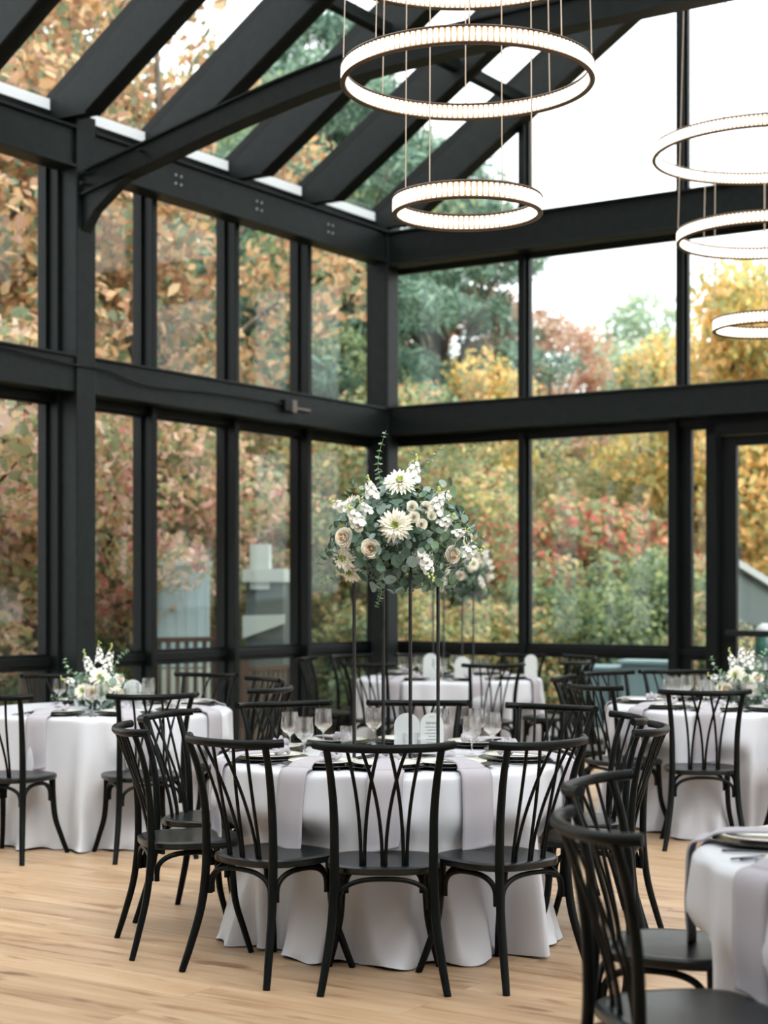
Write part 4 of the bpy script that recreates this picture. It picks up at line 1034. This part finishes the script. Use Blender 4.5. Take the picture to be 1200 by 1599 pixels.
TREES = [  # kind, px, Y, scale, height factor, rotation
 ('oak', 20, 19.0, 1.0, 1.0), ('oak', 245, 20.5, .92, 1.0), ('oak', -170, 17.5, 1, 1), ('green', 400, 25, .75, .85), ('oak', 120, 26, 1.0, 1.05),
 ('dogwood', 50, 17.6, 1.0, 1), ('dogwood', 190, 20.2, 1.0, .95), ('dogwood', 345, 23.5, .8, 1.15), ('dogwood', -90, 16.0, 1, 1), ('dogwood', 120, 21.5, 1.0, 1.1),
 ('green', 90, 31, 1.1, 1.25), ('green', 330, 33, 1.1, 1.2), ('green', 480, 29, .95, 1.0), ('green', 215, 37, 1.2, 1.3), ('green', 585, 34, 1.0, 1.0), ('green', -60, 28, 1.1, 1.2),
 ('pine', 690, 30, 1.0, .80), ('pine', 520, 25.5, .9, .90), ('pine', 440, 38, 1.2, 1.15), ('pine', 30, 36, 1.2, 1.3),
 ('brown', 765, 31, 1.0, .90), ('brown', 862, 34, 1.0, .86), ('brown', 720, 34, 1, .92), ('brown', 815, 38, 1, .78),
 ('far', 945, 50, .9, .90), ('far', 1040, 52, 1.0, 1.06), ('far', 985, 58, 1, 1.02), ('far', 720, 48, 1.0, .80), ('far', 560, 50, 1.2, .9), ('far', 1150, 56, 1.1, .95), ('far', 870, 56, 1, .7), ('far', 1260, 50, 1.1, 1.0), ('far', 420, 52, 1.2, 1.0), ('far', 250, 55, 1.2, 1.2), ('far', 100, 52, 1.2, 1.2), ('far', -60, 50, 1.2, 1.2),
 ('yellow', 1150, 25, .95, 1.16), ('yellow', 1250, 25, 1.0, 1.2), ('yellow', 1085, 31, .95, 1.05), ('yellow', 1195, 30, .9, .8), ('green', 1015, 31, .65, .52), ('yellow', 700, 26.5, .85, .95),
 ('olive', 560, 22, .85, .75), ('olive', 430, 24, .8, .72), ('olive', 655, 24, .85, .86), ('olive', 1010, 27, .9, .68), ('olive', 780, 29, .95, .75), ('olive', 900, 30, .9, .66), ('olive', 275, 39, 1, .9), ('olive', 500, 32, 1, .9), ('olive', 1090, 36, 1, .8), ('olive', 360, 41, 1.1, .9), ('olive', 620, 40, 1.1, .85), ('olive', 1200, 40, 1, .8),
 ('red', 745, 22.5, 1.0, .98), ('red', 700, 26, 1.0, .95), ('red', 905, 23.5, 1.1, 1.08), ('red', 985, 24, 1.0, 1.02), ('red', 850, 27, 1.0, 1.1), ('red', 345, 24.2, .7, .95), ('red', 530, 23.2, .6, .35), ('red', 1080, 23, .7, .8),
 ('bush', 660, 20.5, .8, .8), ('bush', 760, 20.6, .8, .75), ('gbush', 940, 21.6, .95, 1.1), ('gbush', 1010, 20.8, .9, 1.0), ('bush', 850, 21.6, .9, .8), ('gbush', 560, 21.0, .9, .7), ('gbush', 470, 22.5, .9, .6), ('bush', 100, 19.0, .9, .55), ('gbush', 200, 21, .9, .55), ('bush', 1085, 20.5, .7, .8), ('bush', 1160, 32, 1.1, .9), ('gbush', 700, 22.2, .9, .9), ('gbush', 20, 19.8, 1, .7), ('gbush', 340, 27.5, 1, .6), ('gbush', 1050, 25, 1, .9),
]
SIDE = [('green', 13, 4, 1, .9), ('oak', 15.5, 9, 1, .9), ('green', 18, 14, 1, 1), ('olive', 12.5, 7.5, 1, 1), ('yellow', 14.5, 12.5, 1, 1), ('green', 19, 20, 1, .9), ('olive', 15.5, 17.5, .9, .8), ('green', 17, 5, 1.1, 1), ('oak', 12, .5, 1, 1)]  # unseen trees added to keep bright sky out of the left panes' reflections
for q in SIDE: TREES.append((q[0], ('xy', q[1]), q[2], q[3], q[4]))
cnt = {}; seen = {}
from collections import Counter
for i, (kd, p_, Y, s_, hf) in enumerate(TREES):
    k = cnt.get(kd, 0); cnt[kd] = k+1; pr = TP[kd][k % len(TP[kd])]
    o = pr if k < len(TP[kd]) else copy_tree(pr)
    z = -.25+max(0, Y-26)*.10+max(0, Y-45)*.05
    if kd == 'far': z = min(z, 1.2)
    side = isinstance(p_, tuple)
    if side: z = -.25
    o.location = Vector((p_[1], Y, z)) if side else px(p_, Y, z)
    if side: p_ = 5000+Y
    o.scale = (s_, s_, hf); o.rotation_euler = (0, 0, rnd.uniform(0, 6.28))
    rowp = 'near' if Y < 22 else 'mid-distance' if Y < 30 else 'further' if Y < 42 else 'farthest'
    lb = '%s, %s, %s' % (LB[kd][0], rowp, where(p_)) if not side else '%s, %d of the unseen trees added beyond the right glass wall' % (LB[kd][0], i-len(TREES)+10)
    if lb in seen: seen[lb] += 1; lb += (', a little behind' if seen[lb] == 2 else ', rearmost')
    else: seen[lb] = 1
    tag(o, lb, 'shrub' if 'shrub' in LB[kd][0] else 'tree', LB[kd][1])
